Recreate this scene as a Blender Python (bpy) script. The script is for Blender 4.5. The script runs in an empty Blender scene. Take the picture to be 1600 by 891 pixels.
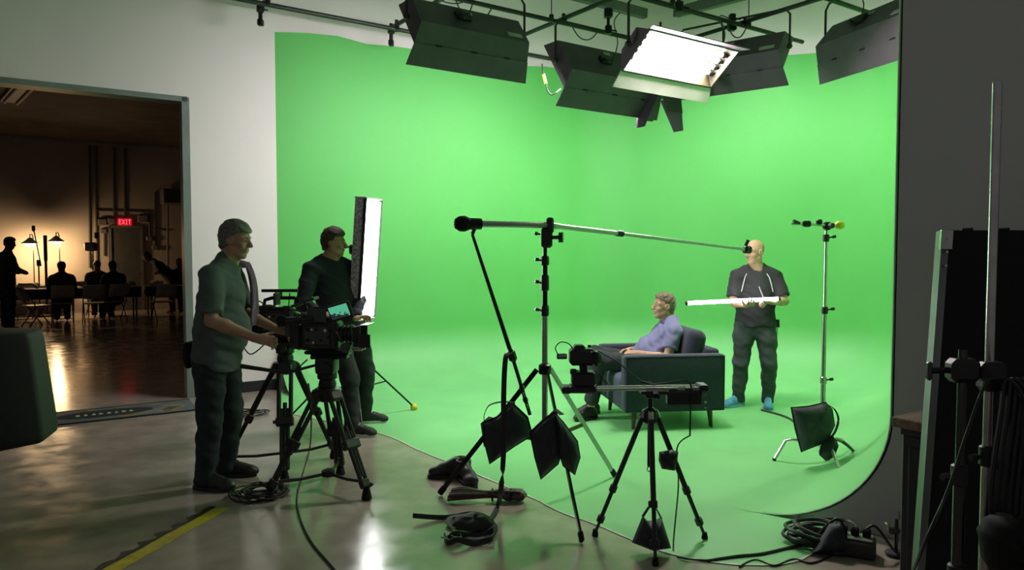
import bpy, bmesh, math, random
import numpy as np
from mathutils import Vector, Matrix

random.seed(7)
sc = bpy.context.scene
col = sc.collection
PI = math.pi

# ------------------------------------------------------------------ camera
FPX, CAMZ, HOR = 1150.0, 1.57, 395.0
TILT = math.atan((445.5 - HOR) / FPX)
cd = bpy.data.cameras.new('camera')
cd.sensor_width = 36.0
cd.lens = FPX / 1600.0 * 36.0
cd.clip_start = 0.05
cd.clip_end = 200
cam = bpy.data.objects.new('camera', cd)
col.objects.link(cam)
cam.location = (0, 0, CAMZ)
cam.rotation_euler = (PI / 2 - TILT, 0, 0)
sc.camera = cam

# ------------------------------------------------------------------ world, view
w = bpy.data.worlds.new('world')
sc.world = w
w.use_nodes = True
w.node_tree.nodes['Background'].inputs[0].default_value = (0.95, 0.92, 0.90, 1)
w.node_tree.nodes['Background'].inputs[1].default_value = 0.105
sc.view_settings.view_transform = 'Standard'
sc.view_settings.look = 'None'
sc.view_settings.exposure = 0.17
sc.view_settings.gamma = 1.0
sc.view_settings.use_curve_mapping = False
try:
    sc.cycles.use_denoising = True
    sc.cycles.max_bounces = 8
    sc.cycles.diffuse_bounces = 4
    sc.cycles.glossy_bounces = 3
    sc.cycles.sample_clamp_indirect = 8.0
except Exception:
    pass
# strengths of the lamps the studio has (used in the fixtures' builder)
POWER = dict(wall1=60, wall1b=60, wall2=32, wall3=38, key=165)

# ------------------------------------------------------------------ pixel -> place helpers
_F = Vector((0, math.cos(TILT), -math.sin(TILT)))
_U = Vector((0, math.sin(TILT), math.cos(TILT)))
_R = Vector((1, 0, 0))
CAM = Vector((0, 0, CAMZ))
def ray(px, py):
    return _F * FPX + _R * (px - 800.0) + _U * (445.5 - py)
def G(px, py, z=0.0):                      # point seen at a pixel, at height z (on the floor by default)
    r = ray(px, py)
    return CAM + r * ((z - CAMZ) / r.z)
def P(px, py, y):                          # point seen at a pixel, at distance y from the camera
    r = ray(px, py)
    return CAM + r * (y / r.y)
def on(px, py, p0, n):                     # point seen at a pixel on the plane through p0 with normal n
    r = ray(px, py); p0 = Vector(p0); n = Vector(n)
    return CAM + r * ((p0 - CAM).dot(n) / r.dot(n))

# ------------------------------------------------------------------ materials
_M = {}
def mat(name, c, rough=0.55, metal=0.0, var=0.12, scale=6.0, bump=0.0, bscale=None, emit=0.0, ecol=None,
        rvar=0.0, spec=0.5, alpha=1.0, stretch=None, trans=0.0, sheen=0.0):
    if name in _M:
        return _M[name]
    m = bpy.data.materials.new(name); m.use_nodes = True
    nt = m.node_tree; b = nt.nodes['Principled BSDF']
    tc = nt.nodes.new('ShaderNodeTexCoord'); mp = nt.nodes.new('ShaderNodeMapping')
    nt.links.new(tc.outputs['Object'], mp.inputs['Vector'])
    if stretch: mp.inputs['Scale'].default_value = stretch
    nz = nt.nodes.new('ShaderNodeTexNoise')
    nz.inputs['Scale'].default_value = scale; nz.inputs['Detail'].default_value = 4
    nt.links.new(mp.outputs[0], nz.inputs['Vector'])
    cr = nt.nodes.new('ShaderNodeValToRGB')
    cr.color_ramp.elements[0].position = 0.3; cr.color_ramp.elements[1].position = 0.7
    cr.color_ramp.elements[0].color = (*[max(0, x * (1 - var)) for x in c], 1)
    cr.color_ramp.elements[1].color = (*[min(1, x * (1 + var)) for x in c], 1)
    nt.links.new(nz.outputs['Fac'], cr.inputs['Fac'])
    nt.links.new(cr.outputs['Color'], b.inputs['Base Color'])
    b.inputs['Roughness'].default_value = rough
    b.inputs['Metallic'].default_value = metal
    b.inputs['Specular IOR Level'].default_value = spec
    if trans: b.inputs['Transmission Weight'].default_value = trans
    if sheen:
        b.inputs['Sheen Weight'].default_value = sheen
    if rvar:
        mr = nt.nodes.new('ShaderNodeMapRange')
        mr.inputs['To Min'].default_value = max(0.02, rough - rvar); mr.inputs['To Max'].default_value = min(1, rough + rvar)
        mr.inputs['From Min'].default_value = 0.3; mr.inputs['From Max'].default_value = 0.7
        nt.links.new(nz.outputs['Fac'], mr.inputs['Value']); nt.links.new(mr.outputs[0], b.inputs['Roughness'])
    if bump:
        n2 = nt.nodes.new('ShaderNodeTexNoise'); n2.inputs['Scale'].default_value = bscale or scale * 8
        n2.inputs['Detail'].default_value = 3
        nt.links.new(mp.outputs[0], n2.inputs['Vector'])
        bp = nt.nodes.new('ShaderNodeBump'); bp.inputs['Strength'].default_value = bump; bp.inputs['Distance'].default_value = 0.01
        nt.links.new(n2.outputs['Fac'], bp.inputs['Height']); nt.links.new(bp.outputs[0], b.inputs['Normal'])
    if emit:
        b.inputs['Emission Color'].default_value = (*(ecol or c), 1)
        b.inputs['Emission Strength'].default_value = emit
    _M[name] = m
    return m

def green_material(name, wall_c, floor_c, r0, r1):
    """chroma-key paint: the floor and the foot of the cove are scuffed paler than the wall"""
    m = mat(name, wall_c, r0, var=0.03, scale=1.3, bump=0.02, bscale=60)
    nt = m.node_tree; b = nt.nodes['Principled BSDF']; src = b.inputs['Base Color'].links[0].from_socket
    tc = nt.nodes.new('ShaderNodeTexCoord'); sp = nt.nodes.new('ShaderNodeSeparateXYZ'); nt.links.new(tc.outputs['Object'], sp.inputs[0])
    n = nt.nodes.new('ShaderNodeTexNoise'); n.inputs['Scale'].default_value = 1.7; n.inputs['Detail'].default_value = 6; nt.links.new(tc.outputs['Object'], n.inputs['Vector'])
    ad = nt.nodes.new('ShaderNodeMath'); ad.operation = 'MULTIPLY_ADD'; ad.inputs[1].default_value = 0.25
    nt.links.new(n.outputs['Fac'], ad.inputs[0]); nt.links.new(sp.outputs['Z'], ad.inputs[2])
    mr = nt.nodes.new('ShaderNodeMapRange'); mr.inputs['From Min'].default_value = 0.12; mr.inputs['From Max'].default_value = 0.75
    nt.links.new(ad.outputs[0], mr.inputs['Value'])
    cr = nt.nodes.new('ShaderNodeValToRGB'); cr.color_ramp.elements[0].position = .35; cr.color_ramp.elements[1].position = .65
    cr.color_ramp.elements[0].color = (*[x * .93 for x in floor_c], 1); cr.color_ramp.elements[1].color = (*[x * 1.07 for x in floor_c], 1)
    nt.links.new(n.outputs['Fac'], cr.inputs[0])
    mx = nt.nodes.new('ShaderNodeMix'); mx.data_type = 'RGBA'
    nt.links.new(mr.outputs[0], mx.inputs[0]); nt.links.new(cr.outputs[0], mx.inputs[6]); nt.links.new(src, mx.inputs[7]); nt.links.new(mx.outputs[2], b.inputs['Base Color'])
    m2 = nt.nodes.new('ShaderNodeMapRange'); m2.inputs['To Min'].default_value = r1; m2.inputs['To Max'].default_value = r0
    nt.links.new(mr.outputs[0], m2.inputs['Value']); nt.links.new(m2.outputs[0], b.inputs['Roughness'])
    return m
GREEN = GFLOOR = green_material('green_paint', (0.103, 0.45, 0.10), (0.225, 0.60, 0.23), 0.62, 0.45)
WHITE = mat('white_wall_paint', (0.76, 0.67, 0.68), 0.7, var=0.03, scale=0.8, bump=0.03, bscale=30)
GREYW = mat('grey_wall_paint', (0.60, 0.60, 0.62), 0.75, var=0.06, scale=0.7, bump=0.03, bscale=30)
BLACKP = mat('black_powder_coat', (0.018, 0.019, 0.021), 0.5, var=0.2, scale=9, bump=0.05, bscale=200)
BLACKM = mat('black_metal', (0.022, 0.022, 0.024), 0.35, metal=0.6, var=0.2, scale=9)
DKPLAST = mat('black_plastic', (0.014, 0.014, 0.015), 0.42, var=0.2, scale=12, bump=0.05, bscale=300)
RUBBER = mat('black_rubber', (0.009, 0.009, 0.009), 0.75, var=0.2, scale=20, spec=0.25)
STEEL = mat('chrome_steel', (0.50, 0.50, 0.48), 0.24, metal=1.0, var=0.12, scale=20)
ALU = mat('brushed_aluminium', (0.42, 0.43, 0.42), 0.38, metal=1.0, var=0.12, scale=30, stretch=(1, 1, 8))
FIXT = mat('fixture_black', (0.088, 0.060, 0.092), 0.48, var=0.15, scale=5, bump=0.04, bscale=200)
REFL = mat('fixture_reflector', (0.72, 0.72, 0.72), 0.3, metal=0.6, var=0.05)
PIPE = mat('grid_pipe_black', (0.030, 0.031, 0.030), 0.45, metal=0.4, var=0.25, scale=14)
CANVAS = mat('sandbag_nylon', (0.020, 0.025, 0.032), 0.62, var=0.3, scale=5, bump=0.35, bscale=14)
CABLE = mat('cable_rubber', (0.011, 0.011, 0.012), 0.45, var=0.2, scale=20)
NAVY = mat('navy_upholstery', (0.020, 0.023, 0.050), 0.9, var=0.18, scale=50, bump=0.25, bscale=350, sheen=0.25)
DKWOOD = mat('dark_walnut_leg', (0.045, 0.022, 0.012), 0.4, var=0.3, scale=12, stretch=(1, 1, 0.1))
YELLOW = mat('yellow_plastic', (0.75, 0.62, 0.05), 0.55, var=0.1, scale=20)

# ------------------------------------------------------------------ mesh builder
def frame_of(d, up=Vector((0, 0, 1))):
    d = Vector(d).normalized()
    if abs(d.dot(up)) > 0.985: up = Vector((1, 0, 0))
    x = up.cross(d).normalized(); y = d.cross(x)
    return x, y, d
def mtx(loc=(0, 0, 0), x=None, y=None, z=None, rz=0):
    if x is None:
        return Matrix.Translation(loc) @ Matrix.Rotation(rz, 4, 'Z')
    m = Matrix.Identity(4)
    for i, v in enumerate((x, y, z)):
        for j in range(3): m[j][i] = v[j]
    for j in range(3): m[j][3] = loc[j]
    return m

class MB:
    def __init__(s, M=None):
        s.v = []; s.f = []; s.M = M or Matrix.Identity(4)
    def add(s, vs, fs, M=None):
        o = len(s.v); T = s.M @ M if M else s.M
        s.v += [T @ Vector(p) for p in vs]
        s.f += [tuple(i + o for i in f) for f in fs]
        return s
    def box(s, c, size, M=None, bev=0.0, seg=1):
        sx, sy, sz = [k / 2 for k in size]; cx, cy, cz = c
        if bev <= 0:
            vs = [(cx + a * sx, cy + b * sy, cz + d * sz) for a in (-1, 1) for b in (-1, 1) for d in (-1, 1)]
            fs = [(0, 1, 3, 2), (4, 6, 7, 5), (0, 4, 5, 1), (2, 3, 7, 6), (0, 2, 6, 4), (1, 5, 7, 3)]
            return s.add(vs, fs, M)
        bm = bmesh.new(); bmesh.ops.create_cube(bm, size=1.0)
        for v in bm.verts: v.co = Vector((cx + v.co.x * 2 * sx, cy + v.co.y * 2 * sy, cz + v.co.z * 2 * sz))
        bmesh.ops.bevel(bm, geom=list(bm.edges), offset=min(bev, sx * 0.98, sy * 0.98, sz * 0.98), segments=seg, profile=0.5, affect='EDGES')
        s.bm(bm, M); return s
    def bm(s, bm, M=None):
        bm.verts.index_update()
        s.add([v.co.copy() for v in bm.verts], [[v.index for v in f.verts] for f in bm.faces], M); bm.free()
        return s
    def cyl(s, a, b, r0, r1=None, n=10, cap=True):
        a = Vector(a); b = Vector(b); r1 = r0 if r1 is None else r1
        if (b - a).length < 1e-6: return s
        x, y, z = frame_of(b - a)
        vs = []
        for p, r in ((a, r0), (b, r1)):
            for i in range(n):
                t = 2 * PI * i / n
                vs.append(p + (x * math.cos(t) + y * math.sin(t)) * r)
        fs = [(i, (i + 1) % n, n + (i + 1) % n, n + i) for i in range(n)]
        if cap: fs += [tuple(range(n - 1, -1, -1)), tuple(range(n, 2 * n))]
        return s.add(vs, fs)
    def tube(s, pts, r, n=8, cap=True, closed=False):
        pts = [Vector(p) for p in pts]; m = len(pts)
        rs = r if isinstance(r, (list, tuple)) else [r] * m
        vs = []; px = None
        for k in range(m):
            a = pts[(k - 1) % m] if (k > 0 or closed) else pts[k]
            b = pts[(k + 1) % m] if (k < m - 1 or closed) else pts[k]
            d = b - a
            if d.length < 1e-9: d = Vector((0, 0, 1))
            d.normalize()
            if px is None: x, y, _ = frame_of(d)
            else:
                x = px - d * px.dot(d)
                if x.length < 1e-6: x, y, _ = frame_of(d)
                x.normalize(); y = d.cross(x)
            px = x
            for i in range(n):
                t = 2 * PI * i / n
                vs.append(pts[k] + (x * math.cos(t) + y * math.sin(t)) * rs[k])
        fs = []
        for k in range(m if closed else m - 1):
            k2 = (k + 1) % m
            for i in range(n):
                fs.append((k * n + i, k * n + (i + 1) % n, k2 * n + (i + 1) % n, k2 * n + i))
        if cap and not closed: fs += [tuple(range(n - 1, -1, -1)), tuple(range((m - 1) * n, m * n))]
        return s.add(vs, fs)
    def lathe(s, prof, M=None, n=20):
        vs = []; fs = []
        for (r, z) in prof:
            for i in range(n):
                t = 2 * PI * i / n; vs.append((r * math.cos(t), r * math.sin(t), z))
        for k in range(len(prof) - 1):
            for i in range(n):
                fs.append((k * n + i, k * n + (i + 1) % n, (k + 1) * n + (i + 1) % n, (k + 1) * n + i))
        if prof[0][0] > 1e-6: fs.append(tuple(range(n - 1, -1, -1)))
        if prof[-1][0] > 1e-6: fs.append(tuple(range((len(prof) - 1) * n, len(prof) * n)))
        return s.add(vs, fs, M)
    def ball(s, c, r, n=12, M=None, sq=(1, 1, 1)):
        vs = []; fs = []; h = n // 2
        for k in range(h + 1):
            a = PI * k / h - PI / 2
            for i in range(n):
                t = 2 * PI * i / n
                vs.append((c[0] + r * sq[0] * math.cos(a) * math.cos(t), c[1] + r * sq[1] * math.cos(a) * math.sin(t), c[2] + r * sq[2] * math.sin(a)))
        for k in range(h):
            for i in range(n):
                fs.append((k * n + i, k * n + (i + 1) % n, (k + 1) * n + (i + 1) % n, (k + 1) * n + i))
        return s.add(vs, fs, M)
    def prism(s, outline, h, M=None, z0=0.0):
        n = len(outline)
        a = sum(outline[i][0] * outline[(i + 1) % n][1] - outline[(i + 1) % n][0] * outline[i][1] for i in range(n))
        if a < 0: outline = list(reversed(outline))
        vs = [(p[0], p[1], z0) for p in outline] + [(p[0], p[1], z0 + h) for p in outline]
        fs = [tuple(range(n - 1, -1, -1)), tuple(range(n, 2 * n))] + [(i, (i + 1) % n, n + (i + 1) % n, n + i) for i in range(n)]
        return s.add(vs, fs, M)
    def sheet(s, rows, thick=0.0):
        m = len(rows); n = len(rows[0])
        vs = [Vector(p) for r in rows for p in r]
        fs = [(i * n + j, i * n + j + 1, (i + 1) * n + j + 1, (i + 1) * n + j) for i in range(m - 1) for j in range(n - 1)]
        return s.add(vs, fs)
    def build(s, name, m, parent=None, smooth=35, world=False):
        vs = s.v
        if world and parent is not None:
            iv = (Matrix.Translation(parent.location) @ Matrix.Rotation(parent.rotation_euler.z, 4, 'Z')).inverted()
            vs = [iv @ p for p in vs]
        me = bpy.data.meshes.new(name)
        me.from_pydata([tuple(p) for p in vs], [], s.f); me.update()
        return link_mesh(name, me, m, parent, smooth)

def link_mesh(name, me, m, parent=None, smooth=35):
    me.materials.append(m)
    if smooth:
        me.polygons.foreach_set('use_smooth', [True] * len(me.polygons))
        try: me.set_sharp_from_angle(angle=math.radians(smooth))
        except Exception: pass
    o = bpy.data.objects.new(name, me); col.objects.link(o)
    if parent is not None: o.parent = parent
    return o
def thing(name, label, cat, loc=(0, 0, 0), rz=0, group=None):
    o = bpy.data.objects.new(name, None); col.objects.link(o)
    o.empty_display_size = 0.1
    o.location = loc; o.rotation_euler = (0, 0, rz)
    o['label'] = label; o['category'] = cat
    if group: o['group'] = group
    return o
def tag(o, label=None, cat=None, group=None, kind=None):
    if label: o['label'] = label
    if cat: o['category'] = cat
    if group: o['group'] = group
    if kind: o['kind'] = kind
    return o
def struct(o, label=None, cat=None):
    o['kind'] = 'structure'
    if label: o['label'] = label
    if cat: o['category'] = cat
    return o
def spline(pts, n=6, closed=False):         # Catmull-Rom through the points
    pts = [Vector(p) for p in pts]; out = []; m = len(pts)
    def g(i): return pts[i % m] if closed else pts[max(0, min(m - 1, i))]
    for i in range(m if closed else m - 1):
        p0, p1, p2, p3 = g(i - 1), g(i), g(i + 1), g(i + 2)
        for k in range(n):
            t = k / n
            out.append(0.5 * ((2 * p1) + (p2 - p0) * t + (2 * p0 - 5 * p1 + 4 * p2 - p3) * t * t + (3 * p1 - p0 - 3 * p2 + p3) * t ** 3))
    if not closed: out.append(pts[-1])
    return out

# ================================================================== THE SETTING
A1 = math.radians(33.4)
U1 = Vector((math.cos(A1), math.sin(A1), 0))           # along the left wall, away to the right
N1 = Vector((math.sin(A1), -math.cos(A1), 0))          # from the left wall into the studio
S0 = Vector((-2.683, 8.435, 0))                        # where the green paint starts on the left wall
C1 = Vector((1.245, 11.03, 0)); C2 = Vector((5.49, 8.91, 0)); NE = Vector((2.086, 4.01, 0))
W3 = (C2 - NE).normalized()                            # along the right stage wall, away
E3 = Vector((W3.y, -W3.x, 0))                          # along the grey end wall, to the right
COVE, CYCH, ROOMH = 0.68, 4.10, 6.2

def rounded_path(pts, r, n=10):
    out = [pts[0]]
    for i in range(1, len(pts) - 1):
        p, a, b = pts[i], (pts[i - 1] - pts[i]).normalized(), (pts[i + 1] - pts[i]).normalized()
        ang = a.angle(b); t = r / math.tan(ang / 2)
        c = p + (a + b).normalized() * (r / math.sin(ang / 2))
        s, e = p + a * t - c, p + b * t - c
        for k in range(n + 1):
            out.append(c + s.slerp(e, k / n) if hasattr(s, 'slerp') and s.length > 0 else c + s.lerp(e, k / n))
    out.append(pts[-1])
    return out
def resample(path, step):
    out = [path[0]]
    for a, b in zip(path, path[1:]):
        k = max(1, int((b - a).length / step))
        for i in range(1, k + 1): out.append(a.lerp(b, i / k))
    return out
PATH = resample(rounded_path([S0, C1, C2, NE], 1.3), 0.35)
def path_normals(path):
    ns = []
    for i in range(len(path)):
        d = (path[min(i + 1, len(path) - 1)] - path[max(i - 1, 0)]).normalized()
        ns.append(Vector((d.y, -d.x, 0)))
    return ns
PN = path_normals(PATH)

# concrete floor of both rooms
def floor_material():
    m = bpy.data.materials.new('polished_concrete'); m.use_nodes = True
    nt = m.node_tree; b = nt.nodes['Principled BSDF']
    tc = nt.nodes.new('ShaderNodeTexCoord')
    def noise(sc_, det=5, dist=0.0):
        n = nt.nodes.new('ShaderNodeTexNoise'); n.inputs['Scale'].default_value = sc_
        n.inputs['Detail'].default_value = det; n.inputs['Distortion'].default_value = dist
        nt.links.new(tc.outputs['Object'], n.inputs['Vector']); return n
    n1, n2, n3 = noise(0.7, 6, 0.6), noise(5, 6), noise(3.0, 3)
    r1 = nt.nodes.new('ShaderNodeValToRGB')
    r1.color_ramp.elements[0].position = 0.32; r1.color_ramp.elements[1].position = 0.68
    r1.color_ramp.elements[0].color = (0.26, 0.21, 0.18, 1); r1.color_ramp.elements[1].color = (0.42, 0.345, 0.295, 1)
    nt.links.new(n1.outputs['Fac'], r1.inputs['Fac'])
    mx = nt.nodes.new('ShaderNodeMix'); mx.data_type = 'RGBA'; mx.blend_type = 'OVERLAY'
    mx.inputs[0].default_value = 0.35
    nt.links.new(r1.outputs[0], mx.inputs[6]); nt.links.new(n2.outputs['Fac'], mx.inputs[7])
    nt.links.new(mx.outputs[2], b.inputs['Base Color'])
    mr = nt.nodes.new('ShaderNodeMapRange')
    mr.inputs['From Min'].default_value = 0.3; mr.inputs['From Max'].default_value = 0.7
    mr.inputs['To Min'].default_value = 0.10; mr.inputs['To Max'].default_value = 0.26
    nt.links.new(n2.outputs['Fac'], mr.inputs['Value']); nt.links.new(mr.outputs[0], b.inputs['Roughness'])
    bp = nt.nodes.new('ShaderNodeBump'); bp.inputs['Strength'].default_value = 0.05; bp.inputs['Distance'].default_value = 0.02
    nt.links.new(n3.outputs['Fac'], bp.inputs['Height']); nt.links.new(bp.outputs[0], b.inputs['Normal'])
    b.inputs['Specular IOR Level'].default_value = 0.6
    return m
FLOORM = floor_material()
struct(MB().box((-3, 9, -0.1), (34, 30, 0.2)).build('floor', FLOORM))

# green painted floor inside the stage (3 mm of paint build-up) with a pale border strip, the edge's sheen put in its colour
edge_px = [(440, 640), (520, 661), (600, 680), (651, 703), (697, 722), (747, 743), (829, 778), (877, 802), (926, 819), (978, 841), (1025, 860), (1090, 876), (1160, 884), (1240, 880)]
edge = spline([S0 + U1 * 0.02 + N1 * 0.05] + [G(*p) for p in edge_px] + [NE - E3 * 0.25 - W3 * 0.30], 5)
inner = [p + n * 0.3 for p, n in zip(PATH, PN)]
outl = [(p.x, p.y) for p in inner] + [(p.x, p.y) for p in reversed(edge)]
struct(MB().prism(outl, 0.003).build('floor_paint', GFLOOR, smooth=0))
mb = MB()
rows = [[], []]
for i, p in enumerate(edge):
    d = (edge[min(i + 1, len(edge) - 1)] - edge[max(i - 1, 0)]).normalized(); nn = Vector((d.y, -d.x, 0))
    wob = 0.002 * math.sin(i * 1.7)
    rows[0].append(p + nn * (0.002 + wob) + Vector((0, 0, 0.0045))); rows[1].append(p - nn * (0.010 + wob) + Vector((0, 0, 0.0045)))
TRIMW = mat('pale_edge_sheen', (0.62, 0.66, 0.56), 0.4, var=0.25, scale=8)
struct(mb.sheet(rows).build('trim_1', TRIMW, smooth=0))

# green cyclorama: a swept profile, cove at the floor, uneven hand-rolled top edge
prof = [(COVE + 0.32, 0.0035), (COVE + 0.1, 0.0045)]
for k in range(13):
    a = PI / 2 * k / 12
    prof.append((COVE * (1 - math.sin(a)), 0.006 + COVE * (1 - math.cos(a))))
prof += [(0, 1.2), (0, 2.0), (0, 3.0), (0, CYCH)]
rows = []
for (u, z) in prof:
    r = []
    for i, (p, n) in enumerate(zip(PATH, PN)):
        zz = z
        if z == CYCH: zz += 0.018 * math.sin(i * 1.3) + 0.015 * math.sin(i * 3.1 + 1) - (0.05 if i == 0 else 0)
        r.append(p + n * u + Vector((0, 0, zz)))
    rows.append(r)
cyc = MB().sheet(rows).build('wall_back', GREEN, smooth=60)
struct(cyc, 'bright green cyclorama wall curving into the floor')
# white building walls standing behind the cyclorama
rows = [[p - n * 0.05 + Vector((0, 0, z)) for p, n in zip(PATH, PN)] for z in (0, CYCH, ROOMH)]
struct(MB().sheet(rows).build('wall_back_upper', WHITE, smooth=60))
# grey end wall of the stage, cut to the cove's profile
out = [(-COVE + 0.0, 0.0)]
for k in range(17):
    a = PI / 2 * k / 16
    out.append((-COVE * (1 - math.sin(a)) + 0.012, COVE * (1 - math.cos(a)) - 0.002))
out += [(0.012, ROOMH), (5.5, ROOMH), (5.5, 0)]
Mend = mtx(NE - W3 * 0.015, E3, Vector((0, 0, 1)), -W3)
mb = MB(); mb.prism(out, 0.10, Mend @ Matrix.Translation((0, 0, -0.10)))
struct(mb.build('wall_right', GREYW, smooth=0))
# thin bright lip of the cove's cut edge
lip = []
for k in range(17):
    a = PI / 2 * k / 16
    lip.append(Mend @ Vector((-COVE * (1 - math.sin(a)), COVE * (1 - math.cos(a)) + 0.004, 0.004)))
lip.append(Mend @ Vector((0.0, CYCH, 0.004)))
struct(MB().tube(lip, 0.006, 6).build('trim_2', mat('cove_lip', (0.30, 0.52, 0.30), 0.5), smooth=60))

# left wall with the big opening
TJ, TL, HEAD = -0.933, -5.2, 3.22
def w1(t, off, z): return S0 + U1 * t - N1 * off + Vector((0, 0, z))
Mw1 = mtx(S0, U1, Vector((0, 0, 1)), N1)
mb = MB()
mb.prism([(TJ, 0), (0.06, 0), (0.06, ROOMH), (-9, ROOMH), (-9, 0), (TL, 0), (TL, HEAD), (TJ, HEAD)], 0.24, Mw1 @ Matrix.Translation((0, 0, -0.24)))
struct(mb.build('wall_left', WHITE, smooth=0))
# steel frame around the opening
FRM = mat('opening_frame_paint', (0.16, 0.19, 0.17), 0.5, var=0.1)
mb = MB(Mw1)
mb.box((TJ - 0.02, HEAD / 2, -0.12), (0.04, HEAD, 0.27)); mb.box(((TJ + TL) / 2, HEAD - 0.02, -0.12), (TJ - TL, 0.04, 0.27))
mb.box((TL + 0.02, HEAD / 2, -0.12), (0.04, HEAD, 0.27))
mb.box((TJ - 0.02, HEAD / 2, 0.012), (0.075, HEAD, 0.012)); mb.box(((TJ + TL) / 2, HEAD - 0.02, 0.012), (TJ - TL, 0.055, 0.012))
struct(mb.build('trim_3', FRM, smooth=0))
BASEB = mat('black_vinyl_base', (0.012, 0.012, 0.013), 0.5)
struct(MB(Mw1).box(((TJ + 0.0) / 2, 0.06, 0.006), (-TJ + 0.02, 0.12, 0.012), bev=0.003).build('baseboard_left', BASEB, smooth=0))
# ceiling over the studio
CEIL = mat('pale_ceiling', (0.62, 0.60, 0.60), 0.9)
struct(MB().box((0.5, 7.5, ROOMH + 0.1), (22, 14, 0.2)).build('ceiling', CEIL))

# ================================================================== LIGHTING GRID
GZ = 4.10
AG = math.radians(35.0)
UG = Vector((math.cos(AG), math.sin(AG), 0)); NG = Vector((math.sin(AG), -math.cos(AG), 0))
def gp(u, n, z=GZ): return UG * u + NG * n + Vector((0, 0, z))
UP = Vector((0, 0, 1))
def pipe_clamp(mb, c, d):
    x, y, z = frame_of(d)
    M = mtx(c, x, y, z)
    mb.box((0, 0, 0), (0.075, 0.075, 0.05), M, 0.01); mb.box((0, 0.055, 0), (0.03, 0.05, 0.03), M); mb.cyl(M @ Vector((0.03, 0, 0)), M @ Vector((0.075, 0, 0)), 0.008, n=6)
u_pipes = [(-7.68, 1.95, 6.2), (-6.42, 1.6, 8.05), (-5.34, 3.2, 8.0), (-4.3, 2.6, 7.6)]
v_pipes = [(2.33, -7.95, -4.0), (3.78, -7.85, -4.0), (5.19, -7.85, -4.0), (6.92, -7.3, -4.0)]
ulab = ['black grid pipe running close along the white left wall', 'black grid pipe carrying the two dark banks beside the lit one', 'black grid pipe crossing above the lit fluorescent bank', 'black grid pipe nearest the camera above the frame']
vlab = ['black cross pipe ending above the top left of the green wall', 'black cross pipe passing behind the leftmost dark light bank', 'black cross pipe meeting the grid left of the lit bank', 'black cross pipe running over the right hand light banks']
for i, (n, a, b) in enumerate(u_pipes):
    t = thing('grid_pipe', ulab[i], 'pipe', gp(a, n), group='lighting grid pipes')
    MB().tube([gp(a, n), gp(b, n)], 0.024, 12).build('tube', PIPE, t, world=True)
    for (u, na, nb) in v_pipes:
        if a < u < b:
            mb = MB(); pipe_clamp(mb, gp(u, n, GZ + 0.025), UG); mb.build('clamp', BLACKM, t, world=True)
for i, (u, a, b) in enumerate(v_pipes):
    t = thing('grid_pipe', vlab[i], 'pipe', gp(u, a), group='lighting grid pipes')
    MB().tube([gp(u, a, GZ + 0.05), gp(u, b, GZ + 0.05)], 0.024, 12).build('tube', PIPE, t, world=True)
    mb = MB(); c = gp(u, a + 0.03, GZ + 0.02); pipe_clamp(mb, c, NG); mb.cyl(c, c - UP * 0.12, 0.022, n=10); mb.box(tuple(c - UP * 0.14), (0.06, 0.06, 0.07), bev=0.01)
    mb.build('end_clamp', BLACKM, t, world=True)
for i, (u, n, lb) in enumerate([(5.02, -6.42, 'thin steel hanger rod beside the left crossing of the grid'), (6.98, -5.34, 'thin steel hanger rod above the right crossing of the grid'), (5.75, -5.34, 'thin steel hanger rod above the lit light bank')]):
    t = thing('hanger_rod', lb, 'rod', gp(u, n), group='grid hanger rods')
    MB().cyl(gp(u, n), gp(u, n, ROOMH), 0.006, n=6).build('rod', PIPE, t, world=True)
    MB().box(tuple(gp(u, n, GZ + 0.03)), (0.05, 0.05, 0.07), bev=0.01).build('hook', PIPE, t, world=True)
BEAM = mat('ceiling_strut', (0.12, 0.125, 0.12), 0.7)
for (a, b, lb) in [(P(905, -6, 9.6), P(990, 17, 10.0), 'grey ceiling strut above the grid left of centre'), (P(1070, 16, 9.9), P(1145, -4, 9.0), 'grey ceiling strut above the lit light bank')]:
    d = (b - a).normalized(); x, y, z = frame_of(d); L = (b - a).length
    o = MB(mtx((a + b) / 2, x, y, z)).box((0, 0, 0), (0.09, 0.12, L + 0.4)).build('ceiling_strut', BEAM); tag(o, lb, 'strut')
    o2 = MB().cyl(a.lerp(b, .3), Vector((a.lerp(b, .3).x, a.lerp(b, .3).y, ROOMH)), 0.006, n=6); o2.build('strut_rod', PIPE, o)

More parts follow.
